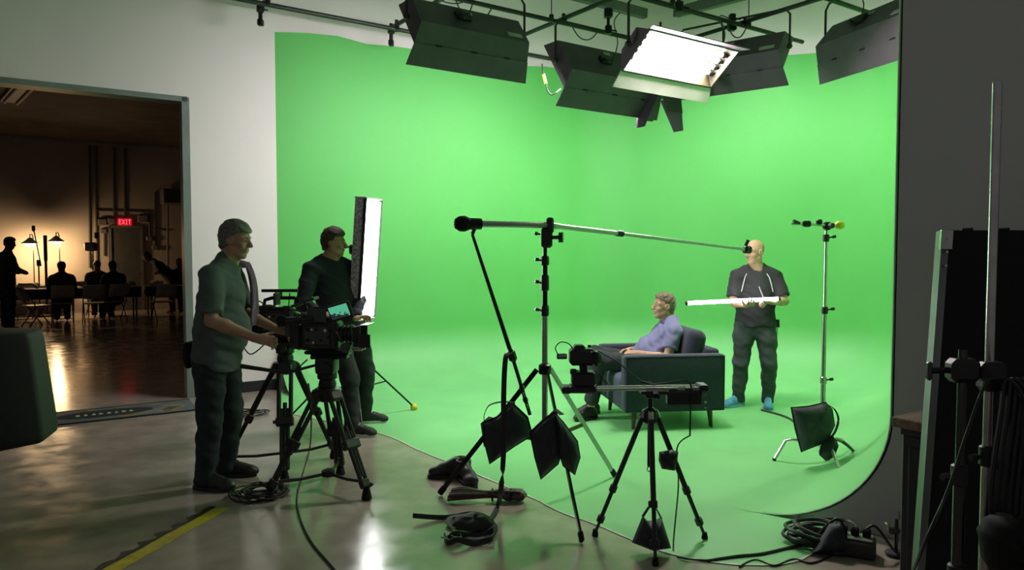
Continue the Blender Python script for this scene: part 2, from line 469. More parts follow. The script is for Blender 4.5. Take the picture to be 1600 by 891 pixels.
# ---- fluorescent banks. Local frame: X along the tubes, Z out of the face, Y towards the top edge.
GLASS_DARK = mat('spot_lens', (.02, .02, .025), .1, var=0)
TUBE_E = mat('lit_fluorescent_tube', (1, 0.95, 0.85), 0.5, emit=POWER['key'], ecol=(1.0, 0.93, 0.90), var=0)
TUBE_C = mat('lit_cool_fluorescent_tube', (0.95, 1, 0.95), 0.5, emit=14, ecol=(0.92, 1.0, 0.93), var=0)
LABELM = mat('grey_sticker', (0.42, 0.42, 0.42), 0.6)
def bank(label, c, long_dir, face, L=1.22, W=0.51, power=60, tint=(1, 1, 1), door=0.20, door_top=0.0, tube=TUBE_C, spread=168, back=True):
    X = Vector(long_dir).normalized(); Z = Vector(face).normalized()
    Y = Z.cross(X).normalized()
    if Y.z < 0: X = -X; Y = Z.cross(X).normalized()
    Z = X.cross(Y)
    M = mtx(c, X, Y, Z)
    t = thing('fluorescent_bank', label, 'studio light', c, group='overhead fluorescent light banks')
    h = L / 2; q = W / 2; D = 0.17
    # housing: a shallow tray with tapered back
    mb = MB(M)
    bk = [(-h + .03, -q + .10, -D), (h - .03, -q + .10, -D), (h - .03, q - .10, -D), (-h + .03, q - .10, -D)]
    fr = [(-h, -q, 0), (h, -q, 0), (h, q, 0), (-h, q, 0)]
    fi = [(-h + .015, -q + .015, 0), (h - .015, -q + .015, 0), (h - .015, q - .015, 0), (-h + .015, q - .015, 0)]
    mb.add(bk + fr + fi, [(3, 2, 1, 0)] + [(i, (i + 1) % 4, 4 + (i + 1) % 4, 4 + i) for i in range(4)] + [(4 + i, 4 + (i + 1) % 4, 8 + (i + 1) % 4, 8 + i) for i in range(4)])
    mb.build('housing', FIXT, t, smooth=0, world=True)
    mb = MB(M)
    bi = [(-h + .045, -q + .11, -D + .012), (h - .045, -q + .11, -D + .012), (h - .045, q - .11, -D + .012), (-h + .045, q - .11, -D + .012)]
    mb.add(bi + [(a, b_, -.002) for a, b_, _ in fi], [(0, 1, 2, 3)] + [(i, 4 + i, 4 + (i + 1) % 4, (i + 1) % 4) for i in range(4)])
    mb.build('reflector', mat('dull_gold_reflector', (.035, .028, .012), .5) if tube is TUBE_E else REFL, t, smooth=0, world=True)
    for k in range(4):
        y = (k - 1.5) * (W - 0.16) / 4
        o = MB(M).cyl((-h + .08, y, -0.075), (h - .08, y, -0.075), 0.019, n=10).build('tube', tube, t, world=True)
        for sx in (-1, 1):
            MB(M).box((sx * (h - .065), y, -0.075), (0.05, 0.045, 0.05), bev=0.008).build('tube_holder', DKPLAST, t, world=True)
    # barn doors along both long edges
    for sy, dl, an, nm in ((-1, door, math.radians(62 if tube is not TUBE_E else 24), 'barn_door'), (1, door_top, math.radians(40), 'barn_door')):
        if dl <= 0: continue
        ey = Vector((0, sy * math.cos(an), math.sin(an)))
        a0 = Vector((0, sy * (q - .006), -0.012)); a1 = a0 + ey * dl; nrm = Vector((1, 0, 0)).cross(ey) * 0.004
        pts = [Vector((-h, 0, 0)) + a0, Vector((h, 0, 0)) + a0, Vector((h + .04, 0, 0)) + a1, Vector((-h - .04, 0, 0)) + a1]
        mb = MB(M); mb.add([p + nrm for p in pts] + [p - nrm for p in pts], [(0, 1, 2, 3), (7, 6, 5, 4), (0, 4, 5, 1), (1, 5, 6, 2), (2, 6, 7, 3), (3, 7, 4, 0)])
        d = mb.build(nm, FIXT if not (tube is TUBE_E and sy < 0) else mat('barn_door_white_inside', (0.55, 0.50, 0.49), 0.5), t, smooth=0, world=True)
        for hx in (-0.6, 0, 0.6): MB(M).cyl(a0 + Vector((hx * h - .03, 0, 0)), a0 + Vector((hx * h + .03, 0, 0)), 0.010, n=6).build('hinge', BLACKM, t, world=True)
    # yoke: a bent pipe around the back, hung from the grid
    yk = [Vector((-h - .03, 0, -.08)), Vector((-h - .03, q * .55, -.02))]
    A = M @ Vector((-h - .03, 0, -.08)); B = M @ Vector((h + .03, 0, -.08))
    up = UP * 0.40
    pts = [A] + [A + up * .85] + [A + up + (B - A).normalized() * .05] + [B + up - (B - A).normalized() * .05] + [B + up * .85] + [B]
    MB().tube(pts, 0.012, 8).build('yoke', PIPE, t, world=True)
    for e in (A, B): MB().ball(tuple(e), 0.032, 8).build('yoke_knob', DKPLAST, t, world=True)
    mid = (A + B) / 2 + up
    mb = MB(); mb.cyl(mid, Vector((mid.x, mid.y, GZ - .02)), 0.016, n=8); mb.box(tuple(mid + UP * .02), (0.07, 0.07, 0.09), bev=0.01); mb.box((mid.x, mid.y, GZ), (0.09, 0.09, 0.10), bev=0.015)
    mb.cyl(mid + Vector((.03, 0, .02)), mid + Vector((.09, -.02, .0)), 0.009, n=6)
    mb.build('hanging_clamp', BLACKM, t, world=True)
    if back:
        mb = MB(M); mb.box((0.10, 0.02, -D - .018), (0.16, 0.10, 0.036), bev=0.01); mb.cyl((0.16, -.02, -D - .03), (0.16, -.02, -D - .07), 0.022, n=10)
        mb.build('ballast_connector', DKPLAST, t, world=True)
        MB(M).box((-h + .17, -q + .17, -D - .003), (0.16, 0.05, 0.006)).build('sticker', LABELM, t, smooth=0, world=True)
        MB(M).box((0.02, q - .16, -D - .003), (0.09, 0.035, 0.006)).build('sticker', LABELM, t, smooth=0, world=True)
        a = M @ Vector((0.16, -.02, -D - .06))
        MB().tube(spline([a, a + Vector((.05, -.05, -.06)), a + Vector((.12, -.03, .15)), a + Vector((.10, .1, .40)), Vector((mid.x + .12, mid.y, GZ))], 6), 0.006, 6).build('power_cable', CABLE, t, world=True)
    if tube is TUBE_E: return t            # lit by its own glowing tubes
    # the light of the tubes
    ld = bpy.data.lights.new('tube_light', 'AREA'); ld.shape = 'RECTANGLE'; ld.size = L - .2; ld.size_y = W - .32
    ld.energy = power; ld.color = tint; ld.spread = math.radians(spread)
    lo = bpy.data.objects.new('tube_light', ld); col.objects.link(lo); lo.parent = t
    lm = M @ Matrix.Translation((0, 0, -0.045)) @ Matrix.Rotation(math.radians(21), 4, 'X') @ Matrix.Rotation(PI, 4, 'X')
    lo.matrix_world = lm; lo.matrix_parent_inverse = Matrix.Identity(4)
    lo.matrix_local = Matrix.Translation(-Vector(c)) @ lm
    return t
def down(h, deg):
    h = Vector(h).normalized(); a = math.radians(deg)
    return h * math.cos(a) - UP * math.sin(a)
CT = (1.0, 0.92, 0.97)
bank('dark backed light bank farthest left, facing the green wall', Vector((-0.44, 6.98, 3.60)), UG, down(-NG, 36), power=POWER['wall1'], tint=CT)
b2_ = bank('dark backed light bank half hidden behind the lit one', Vector((0.98, 7.95, 3.46)), UG, down(-NG, 34), L=1.36, W=0.60, power=POWER['wall1b'], tint=CT)
bank('glowing light bank with four bright tubes facing the camera', Vector((1.50, 6.55, 3.255)), UG, down(NG + Vector((-.05, 0, 0)), 50), L=1.15, W=0.43, power=0, tint=(1, .96, .92), door=0.15, door_top=0.09, tube=TUBE_E, back=False)
bank('dark light bank to the right of the lit one with silver sticker', Vector((2.50, 8.40, 3.72)), Vector((-.78, .63, 0)), down(Vector((.63, .78, 0)), 40), power=POWER['wall2'], tint=CT)
bank('dark light bank cut off by the grey wall at top right', Vector((3.50, 7.15, 3.68)), Vector((-.30, .95, 0)), down(Vector((.95, .30, 0)), 42), power=POWER['wall3'], tint=CT)

# yellow connector and its cable loop at the half hidden bank's left end
MB().cyl(P(849, 116, 7.62), P(853, 131, 7.62), .017, n=10).build('yellow_connector', mat('yellow_connector', (.62, .50, .12), .5), b2_, world=True)
MB().tube(spline([P(847, 100, 7.66), P(848, 117, 7.62)], 4), .007, 6).build('supply_cable', CABLE, b2_, world=True)
MB().tube(spline([P(853, 130, 7.62), P(856, 142, 7.62), P(862, 148, 7.62), P(870, 144, 7.64), P(876, 139, 7.70)], 5), .008, 6).build('supply_cable', CABLE, b2_, world=True)
# small spotlight with barn doors hanging behind the lit bank
sc0 = P(1031, 148, 8.2)
t = thing('barndoor_spotlight', 'small dark spotlight with open barn doors below the lit bank', 'studio light', sc0)
SPX = UG; SPY = NG
Ms = mtx(sc0, SPX, SPY, UP)
MB(Ms).lathe([(.06, .20), (.15, .16), (.17, .0), (.16, -.02)], None, 20).build('housing', FIXT, t, world=True)
MB(Ms).lathe([(.0, -.005), (.15, -.012)], None, 20).build('lens', GLASS_DARK, t, world=True)
for k, (ax_, ln, wd) in enumerate(((Vector((-1, 0, 0)), .36, .10), (Vector((1, 0, 0)), .36, .10), (Vector((0, -1, 0)), .22, .17), (Vector((0, 1, 0)), .22, .17))):
    sd_ = Vector((-ax_.y, ax_.x, 0)); r0 = ax_ * .165 + Vector((0, 0, -.02)); r1 = ax_ * .27 + Vector((0, 0, -.02 - ln))
    pts = [r0 - sd_ * .15, r0 + sd_ * .15, r1 + sd_ * wd, r1 - sd_ * wd * .4]
    th_ = ax_ * .003
    MB(Ms).add([p + th_ for p in pts] + [p - th_ for p in pts], [(0, 1, 2, 3), (7, 6, 5, 4), (0, 4, 5, 1), (1, 5, 6, 2), (2, 6, 7, 3), (3, 7, 4, 0)]).build('barn_door', FIXT, t, smooth=0, world=True)
MB(Ms).tube([(-.19, 0, .06), (-.19, 0, .30), (-.14, 0, .34), (.14, 0, .34), (.19, 0, .30), (.19, 0, .06)], .012, 8).build('yoke', PIPE, t, world=True)
MB().cyl(Ms @ Vector((0, 0, .34)), Vector((sc0.x, sc0.y, GZ)), .014, n=8).build('stem', PIPE, t, world=True)
# sagging cables slung over the grid
for (a, b, sag, lb) in ((gp(3.8, -6.42), gp(4.25, -6.42), .22, 'black cable drooping from the grid over the leftmost bank'), (gp(5.3, -6.42), gp(5.7, -6.42), .13, 'short cable drooping between grid pipes beside the lit bank'), (gp(6.6, -5.34), gp(6.95, -5.34), .15, 'black cable looped under the right crossing of the grid'), (gp(4.0, -6.42, GZ + .04), gp(3.4, -6.42, GZ + .04), .10, 'cable loop on the grid at the top centre left')):
    o = MB().tube(spline([a, a.lerp(b, .25) - UP * sag * .8, a.lerp(b, .5) - UP * sag, a.lerp(b, .75) - UP * sag * .75, b], 5), .007, 6).build('grid_cable', CABLE); tag(o, lb, 'cable')

# ================================================================== STANDS AND CAMERAS
def hits(p, q, s): return Vector(p).lerp(Vector(q), s)
def puff(name, outline, thick, m, parent=None, rings=7, world=True, sub=4, axis=None, dent=0.0, seed=1, world_obj=False):
    """closed cushion grown from a flat outline: rounded both ways, seams at the rim"""
    rnd = random.Random(seed)
    pts = [Vector(p) for p in outline]
    big = []
    for i in range(len(pts)):
        a, b = pts[i], pts[(i + 1) % len(pts)]
        for k in range(sub): big.append(a.lerp(b, k / sub))
    c = sum(big, Vector()) / len(big)
    nrm = axis or (pts[1] - pts[0]).cross(pts[2] - pts[0]).normalized()
    n = len(big); vs = []; fs = []
    for side in (1, -1):
        for k in range(rings):
            s = 1 - k / rings
            h = thick / 2 * (1 - s ** 2.6) ** 0.62
            for i, p in enumerate(big):
                q = c + (p - c) * s
                wob = 1 + dent * (math.sin(i * 1.1 + seed) * .5 + math.sin(q.x * 31 + q.z * 23 + seed) * .5)
                vs.append(q + nrm * side * h * wob)
        vs.append(c + nrm * side * thick / 2)
    st = rings * n + 1
    for sd in (0, 1):
        o = sd * st
        for k in range(rings - 1):
            for i in range(n):
                f = (o + k * n + i, o + k * n + (i + 1) % n, o + (k + 1) * n + (i + 1) % n, o + (k + 1) * n + i)
                fs.append(f if sd == 0 else f[::-1])
        for i in range(n):
            f = (o + (rings - 1) * n + i, o + (rings - 1) * n + (i + 1) % n, o + rings * n)
            fs.append(f if sd == 0 else f[::-1])
    mb = MB(); mb.add(vs, fs)
    # weld the two rims
    me = bpy.data.meshes.new(name)
    if parent is not None and world:
        iv = (Matrix.Translation(parent.location) @ Matrix.Rotation(parent.rotation_euler.z, 4, 'Z')).inverted()
        vv = [iv @ v for v in mb.v]
    else: vv = mb.v
    me.from_pydata([tuple(v) for v in vv], [], mb.f)
    bm = bmesh.new(); bm.from_mesh(me); bmesh.ops.remove_doubles(bm, verts=bm.verts, dist=1e-5)
    bmesh.ops.recalc_face_normals(bm, faces=bm.faces); bm.to_mesh(me); bm.free()
    return link_mesh(name, me, m, parent, 70)
def knob(name, c, d, parent, r=0.014, l=0.03, m=None):
    c = Vector(c); d = Vector(d).normalized()
    mb = MB(); mb.cyl(c, c + d * l * .5, r * .5, n=8); mb.cyl(c + d * l * .5, c + d * l, r, r * .9, n=8)
    return mb.build(name, m or DKPLAST, parent, world=True)
def band(name, pts, wdt, th, m, parent=None, side=None, world=True):
    """flat webbing: a ribbon with thickness along a curve"""
    pts = [Vector(p) for p in pts]; vs = []; fs = []
    for i, p in enumerate(pts):
        d = (pts[min(i + 1, len(pts) - 1)] - pts[max(i - 1, 0)]).normalized()
        s = Vector(side) if side is not None else d.cross(UP)
        if s.length < 1e-4: s = Vector((1, 0, 0))
        s = (s - d * s.dot(d)).normalized(); nn = d.cross(s)
        vs += [p + s * wdt / 2 + nn * th / 2, p - s * wdt / 2 + nn * th / 2, p - s * wdt / 2 - nn * th / 2, p + s * wdt / 2 - nn * th / 2]
    for i in range(len(pts) - 1):
        for k in range(4): fs.append((i * 4 + k, i * 4 + (k + 1) % 4, i * 4 + 4 + (k + 1) % 4, i * 4 + 4 + k))
    fs += [(3, 2, 1, 0), tuple(len(vs) - 4 + k for k in range(4))]
    return MB().add(vs, fs).build(name, m, parent, world=world and parent is not None)

# ---------------------------------------------------------------- heavy video tripods
TRIM = mat('tripod_black', (0.016, 0.016, 0.017), 0.42, metal=0.3, var=0.2)
def video_tripod(label, center, feet, apex_z, head_z):
    c = Vector((center.x, center.y, 0))
    t = thing('video_tripod', label, 'tripod', c, group='video tripods under the cameras')
    bowl = c + UP * apex_z
    mb = MB(); mb.lathe([(0.03, -.06), (.06, -.05), (.085, -.01), (.085, .03), (.06, .04)], mtx(bowl)); mb.build('bowl', TRIM, t, world=True)
    ctr = c + UP * 0.10
    for f in feet:
        f = Vector((f.x, f.y, 0)); d = (f - c).normalized(); s = d.cross(UP).normalized()
        top = bowl + d * 0.075 - UP * .01
        kn = hits(top, f + UP * .06, 0.52)
        end = f + UP * .10 - d * .02
        for off in (-.042, .042):
            MB().cyl(top + s * off, kn + s * off * .95, 0.0155, n=8).build('upper_leg_tube', TRIM, t, world=True)
            MB().cyl(hits(top, end, .42) + s * off * .55, end + s * off * .5, 0.0135, n=8).build('lower_leg_tube', TRIM, t, world=True)
        MB().cyl(hits(top, end, .36), hits(top, end, .92), 0.0145, n=8).build('middle_leg_tube', TRIM, t, world=True)
        x, y, z = frame_of(kn - top)
        MB(mtx(kn, x, y, z)).box((0, 0, 0), (0.125, 0.055, 0.065), bev=0.01).build('leg_lock', DKPLAST, t, world=True)
        MB(mtx(top, x, y, z)).box((0, 0, 0), (0.10, 0.055, 0.07), bev=0.012).build('leg_hinge', DKPLAST, t, world=True)
        MB(mtx(end, x, y, z)).box((0, 0, 0), (0.07, 0.045, 0.06), bev=0.01).build('foot_bracket', DKPLAST, t, world=True)
        mb = MB(); mb.lathe([(.028, 0), (.034, .012), (.026, .05), (.016, .09)], mtx(f), 10); mb.build('foot', RUBBER, t, world=True)
        knob('leg_knob', kn + s * .05, s, t)
        knob('foot_knob', f + UP * .08 + d * .02, (d + UP).normalized(), t, .012, .06)
        # ground spreader arm
        MB().tube([ctr, hits(ctr, f + UP * .11, .5) + UP * -.01, f + UP * .11 - d * .03], 0.011, 6).build('spreader_arm', TRIM, t, world=True)
    MB().lathe([(0.03, -.02), (.045, -.015), (.045, .02), (.02, .03)], mtx(ctr), 12).build('spreader_hub', TRIM, t, world=True)
    # fluid head
    hz = bowl + UP * .04
    mb = MB(); mb.lathe([(.055, 0), (.06, .02), (.05, .05), (.065, .06), (.065, .10), (.05, .12)], mtx(hz), 16); mb.build('head_base', TRIM, t, world=True)
    H = head_z - hz.z
    MB().box((hz.x, hz.y, hz.z + H * .5 + .04), (0.13, 0.17, H - .10), bev=0.025, seg=2).build('fluid_head', TRIM, t, world=True)
    MB().box((hz.x + .02, hz.y, head_z - .015), (0.24, 0.10, 0.03), bev=0.006).build('camera_plate', BLACKM, t, world=True)
    for sy in (-1, 1):
        MB().cyl(Vector((hz.x, hz.y + sy * .085, hz.z + H * .5 + .03)), Vector((hz.x, hz.y + sy * .11, hz.z + H * .5 + .03)), 0.04, n=14).build('drag_dial', DKPLAST, t, world=True)
    return t, Vector((hz.x, hz.y, head_z))
cA = Vector((-1.225, 4.85, 0))
tripA, plateA = video_tripod('black double tube tripod in front under the larger camera', cA, [G(422, 781), G(573, 781), G(532, 742)], 0.64, 0.90)
MB().tube([plateA + Vector((-.05, -.10, -.06)), plateA + Vector((-.22, -.16, -.10)), plateA + Vector((-.50, -.20, -.05))], [.009, .010, .015], 8).build('pan_handle', TRIM, tripA, world=True)
cB = Vector((-1.66, 5.36, 0))
tripB, plateB = video_tripod('black double tube tripod standing behind beside the operator', cB, [G(352, 738), G(522, 716), G(445, 752)], 0.74, 0.94)

# ---------------------------------------------------------------- cine cameras (local X = lens direction)
SCREEN = bpy.data.materials.new('camera_screen'); SCREEN.use_nodes = True
_nt = SCREEN.node_tree; _b = _nt.nodes['Principled BSDF']
_tc = _nt.nodes.new('ShaderNodeTexCoord'); _ns = _nt.nodes.new('ShaderNodeTexNoise'); _ns.inputs['Scale'].default_value = 70
_sx = _nt.nodes.new('ShaderNodeSeparateXYZ'); _nt.links.new(_tc.outputs['Generated'], _sx.inputs[0])
_ad = _nt.nodes.new('ShaderNodeMath'); _ad.operation = 'MULTIPLY_ADD'; _ad.inputs[1].default_value = 0.9
_nt.links.new(_ns.outputs['Fac'], _ad.inputs[0]); _nt.links.new(_sx.outputs['Z'], _ad.inputs[2]); _nt.links.new(_tc.outputs['Object'], _ns.inputs['Vector'])
_cr = _nt.nodes.new('ShaderNodeValToRGB'); _cr.color_ramp.interpolation = 'CONSTANT'
_cr.color_ramp.elements[0].color = (.02, .025, .03, 1); _cr.color_ramp.elements[1].position = 0.80; _cr.color_ramp.elements[1].color = (.10, .52, .30, 1)
_nt.links.new(_ad.outputs[0], _cr.inputs['Fac']); _nt.links.new(_cr.outputs[0], _b.inputs['Emission Color']); _b.inputs['Emission Strength'].default_value = 0.75
_b.inputs['Base Color'].default_value = (.01, .01, .01, 1); _b.inputs['Roughness'].default_value = .2
CAMB = mat('camera_body_black', (0.016, 0.017, 0.019), 0.38, var=0.25, scale=25, bump=0.05, bscale=250)
CAMG = mat('camera_body_grey', (0.055, 0.06, 0.065), 0.4, var=0.2, scale=25)
GLASS = mat('lens_glass', (0.01, 0.012, 0.02), 0.05, var=0, spec=0.9)
SILV = mat('small_silver_fitting', (0.62, 0.63, 0.62), 0.25, metal=1.0)
def cine_camera(label, loc, rz, monitor, big):
    t = thing('cinema_camera', label, 'camera', loc, rz, group='cinema cameras on the heavy tripods')
    B = lambda nm, c, s, m=CAMB, bev=.008: MB().box(c, s, bev=bev).build(nm, m, t)
    B('base_plate', (.02, 0, .012), (.30, .10, .024), BLACKM)
    B('body', (-.02, 0, .125), (.25, .135, .19), CAMB, .015)
    B('side_panel', (-.03, -.072, .13), (.17, .014, .12), CAMG, .004)
    B('battery', (-.19, 0, .12), (.075, .11, .17), DKPLAST, .012)
    B('transmitter', (-.235, -.01, .17), (.05, .08, .11), CAMG, .008)
    B('audio_box', (-.10, .09, .13), (.15, .05, .12), DKPLAST, .008)
    B('top_plate', (-.02, 0, .228), (.20, .09, .016), BLACKM, .003)
    MB().tube([(-.12, 0, .235), (-.11, 0, .285), (-.06, 0, .30), (.10, 0, .30), (.13, 0, .285), (.13, 0, .235)], .013, 8).build('top_handle', RUBBER, t)
    L = Matrix.Translation((.105, 0, .135)) @ Matrix.Rotation(PI / 2, 4, 'Y') @ Matrix.Diagonal((1, 1, .62, 1))
    MB().lathe([(.045, 0), (.052, .01), (.052, .05), (.047, .055), (.047, .10), (.056, .105), (.056, .15), (.05, .155), (.05, .165), (.0, .160)], L, 22).build('lens', CAMB, t)
    for k, z in enumerate((.03, .078, .128)):
        MB().lathe([(.054 + .004 * (k == 2), z - .010), (.059 + .003 * (k == 2), z - .008), (.059 + .003 * (k == 2), z + .008), (.054, z + .010)], L, 28).build('lens_ring', DKPLAST, t)
    MB().lathe([(.0, .163), (.044, .168)], L, 20).build('front_glass', GLASS, t)
    # matte box with top flag
    mb = MB()
    x0, x1, a, b = .205, .262, .060, .082
    o = [(x0, -a, .135 - a * .8), (x0, a, .135 - a * .8), (x0, a, .135 + a * .8), (x0, -a, .135 + a * .8), (x1, -b, .135 - b * .75), (x1, b, .135 - b * .75), (x1, b, .135 + b * .75), (x1, -b, .135 + b * .75)]
    mb.add(o + [(p[0], p[1] * .93, .135 + (p[2] - .135) * .93) for p in o], [(0, 4, 5, 1), (1, 5, 6, 2), (2, 6, 7, 3), (3, 7, 4, 0), (8, 9, 13, 12), (9, 10, 14, 13), (10, 11, 15, 14), (11, 8, 12, 15), (4, 12, 13, 5), (5, 13, 14, 6), (6, 14, 15, 7), (7, 15, 12, 4), (0, 1, 9, 8), (1, 2, 10, 9), (2, 3, 11, 10), (3, 0, 8, 11)])
    mb.build('matte_box', DKPLAST, t, smooth=0)
    if big:
        B('matte_flag', (.285, -.0, .20), (.05, .17, .006), DKPLAST, .001)
        MB().box((.29, -.09, .10), (.085, .008, .085), bev=.003).build('side_flag', DKPLAST, t)
    for sy in (-1, 1):
        MB().cyl((-.18, sy * .03, .035), (.26, sy * .03, .035), .0075, n=8).build('rod', STEEL, t)
    B('follow_focus', (.18, -.075, .06), (.05, .06, .05), DKPLAST, .01)
    MB().cyl((.18, -.10, .06), (.18, -.135, .06), .034, n=16).build('focus_wheel', CAMG, t)
    # eyepiece
    MB().tube([(-.03, -.06, .235), (-.05, -.11, .245), (-.13, -.12, .235)], .016, 8).build('viewfinder_arm', CAMB, t)
    MB().cyl((-.12, -.12, .235), (-.22, -.12, .225), .026, n=12).build('viewfinder', CAMB, t)
    MB().lathe([(.026, 0), (.036, .02), (.038, .05), (.03, .052)], Matrix.Translation((-.215, -.12, .226)) @ Matrix.Rotation(-PI / 2, 4, 'Y'), 14).build('eyecup', RUBBER, t)
    for i, (x, z) in enumerate(((-.09, .17), (-.06, .17), (-.03, .17), (-.09, .10), (-.05, .085), (.0, .10), (.03, .165), (.05, .12))):
        MB().cyl((x, -.078, z), (x, -.086, z), .008 if i % 3 else .011, n=10).build('button', SILV if i in (1, 4, 6) else RUBBER, t)
    B('wireless_receiver', (.06, -.07, .205), (.055, .03, .085), DKPLAST, .006)
    MB().cyl((.075, -.07, .24), (.085, -.075, .34), .004, n=6).build('antenna', RUBBER, t)
    MB().tube(spline([(-.21, -.03, .20), (-.25, -.10, .27), (-.16, -.12, .30), (-.07, -.09, .25)], 5), .0045, 6).build('signal_cable', CABLE, t)
    MB().tube(spline([(-.20, -.05, .10), (-.26, -.09, .02), (-.20, -.08, -.10), (-.10, -.06, -.03)], 5), .005, 6).build('power_cable', CABLE, t)
    MB().tube(spline([(.06, -.08, .17), (.12, -.13, .16), (.15, -.12, .09)], 5), .004, 6).build('motor_cable', CABLE, t)
    if monitor:
        q = Matrix.Translation((.15, -.13, .295)) @ Matrix.Rotation(math.radians(-16), 4, 'Y') @ Matrix.Rotation(math.radians(14), 4, 'X')
        MB(q).box((0, 0, 0), (.155, .022, .112), bev=.008).build('monitor', DKPLAST, t)
        MB(q).box((-.004, -.0125, .002), (.125, .002, .084)).build('monitor_screen', SCREEN, t, smooth=0)
        MB().tube([(.15, -.118, .26), (.10, -.06, .25), (.0, -.03, .24)], .009, 8).build('monitor_arm', BLACKM, t)
        B('side_bracket', (-.02, -.10, .265), (.13, .012, .09), CAMG, .004)
        q2 = Matrix.Translation((-.13, -.02, .345)) @ Matrix.Rotation(math.radians(-20), 4, 'Y')
        MB(q2).box((0, 0, 0), (.17, .10, .018), bev=.005).build('sun_hood', CAMG, t)
        MB().cyl((-.11, -.02, .29), (-.13, -.02, .34), .008, n=8).build('hood_post', BLACKM, t)
        B('recorder', (.10, .02, .27), (.13, .09, .06), CAMB, .008)
    else:
        B('microphone_mount', (-.02, .03, .33), (.05, .03, .05), DKPLAST, .008)
        MB().cyl((-.14, .03, .352), (.12, .03, .352), .012, n=10).build('shotgun_microphone', DKPLAST, t)
        B('small_monitor', (.0, -.10, .30), (.02, .14, .09), DKPLAST, .006)
    return t
cine_camera('large black camera with a green lit monitor on the front tripod', (plateA.x - .01, plateA.y, plateA.z), math.radians(-6), True, True)
cine_camera('black camera by the operator\'s hands on the rear tripod', (plateB.x - .03, plateB.y, plateB.z), math.radians(4), False, False)

# ---------------------------------------------------------------- tall LED panel and its stand
pc = P(577, 405, 6.55)
PX = Vector((math.cos(math.radians(-17)), math.sin(math.radians(-17)), 0))     # lit face looks this way
lean = math.radians(4.5)
PZ = (UP * math.cos(lean) + PX * math.sin(lean)).normalized(); PF = (PX * math.cos(lean) - UP * math.sin(lean)).normalized(); PY = PZ.cross(PF)
Mp = mtx(pc, PF, PY, PZ)
t = thing('led_panel', 'tall narrow LED panel glowing white beside the standing assistant', 'studio light', pc)
LEDW, LEDH = 0.30, 1.06
PANELM = mat('panel_side_aluminium', (0.55, 0.48, 0.55), 0.6, var=0.75, scale=45, bump=0.4, bscale=60)
LEDE = mat('led_panel_glow', (1, 1, 1), 0.5, emit=9, ecol=(1.0, .98, 1.0), var=0)
MB(Mp).box((-.05, 0, 0), (0.09, LEDW, LEDH), bev=.006).build('housing', PANELM, t, world=True)
MB(Mp).box((0.0, 0, 0), (0.012, LEDW - .02, LEDH - .03)).build('diffuser', LEDE, t, smooth=0, world=True)
for sy in (-1, 1): MB(Mp).box((.003, sy * (LEDW / 2 - .004), 0), (.03, .008, LEDH)).build('edge_rail', BLACKP, t, smooth=0, world=True)
for sz in (-1, 1): MB(Mp).box((-.04, 0, sz * (LEDH / 2 + .006)), (.12, LEDW + .01, .014), bev=.004).build('end_cap', mat('white_end_cap', (.6, .58, .58), .5), t, world=True)
ld = bpy.data.lights.new('panel_light', 'AREA'); ld.shape = 'RECTANGLE'; ld.size = LEDW - .04; ld.size_y = LEDH - .05; ld.energy = 22; ld.spread = math.radians(140)
lo = bpy.data.objects.new('panel_light', ld); col.objects.link(lo); lo.parent = t
lo.matrix_local = Matrix.Translation(-pc) @ (Mp @ mtx((.012, 0, 0), Vector((0, 1, 0)), Vector((0, 0, 1)), Vector((1, 0, 0))) @ Matrix.Rotation(PI, 4, 'Y'))
st = Vector((-1.47, 6.80, 0))
t = thing('light_stand', 'black light stand with a yellow ball foot behind the LED panel', 'light stand', st)
MB().cyl(st + UP * .25, st + UP * .95, .016, n=10).build('lower_column', BLACKM, t, world=True)
MB().cyl(st + UP * .90, st + UP * 1.58, .012, n=10).build('upper_column', BLACKM, t, world=True)
MB().lathe([(.02, 0), (.024, .01), (.024, .06), (.016, .07)], mtx(st + UP * .90), 12).build('collar', DKPLAST, t, world=True)
knob('collar_knob', st + UP * .93 + Vector((.02, 0, 0)), (1, -.3, 0), t)
fts = [G(647, 641), st + Vector((-.62, .10, 0)), st + Vector((.20, -.60, 0))]
fts[0].z = 0
for i, f in enumerate(fts):
    a = st + UP * .66; b = f + UP * .03
    MB().cyl(a, b, .009, n=8).build('leg', BLACKM, t, world=True)
    MB().cyl(st + UP * .30, hits(a, b, .52), .007, n=6).build('leg_brace', BLACKM, t, world=True)
    MB().ball(tuple(b), .038 if i == 0 else .018, 14).build('ball_foot' if i == 0 else 'foot', YELLOW if i == 0 else RUBBER, t, world=True)
MB().lathe([(.022, 0), (.03, .01), (.03, .04), (.02, .05)], mtx(st + UP * .63), 12).build('leg_collar', DKPLAST, t, world=True)
MB().lathe([(.022, 0), (.026, .01), (.026, .03), (.02, .04)], mtx(st + UP * .28), 12).build('brace_collar', DKPLAST, t, world=True)
MB().box(tuple(st + UP * 1.60), (.06, .06, .09), bev=.012).build('grip_head', DKPLAST, t, world=True)
knob('grip_knob', st + UP * 1.62 + Vector((-.02, -.02, 0)), (-1, -.4, .2), t, .02, .06)
MB().tube([st + UP * 1.62, st + UP * 1.62 + Vector((.06, -.07, 0)), pc - PF * .09 + UP * .08], .010, 8).build('panel_arm', BLACKM, t, world=True)

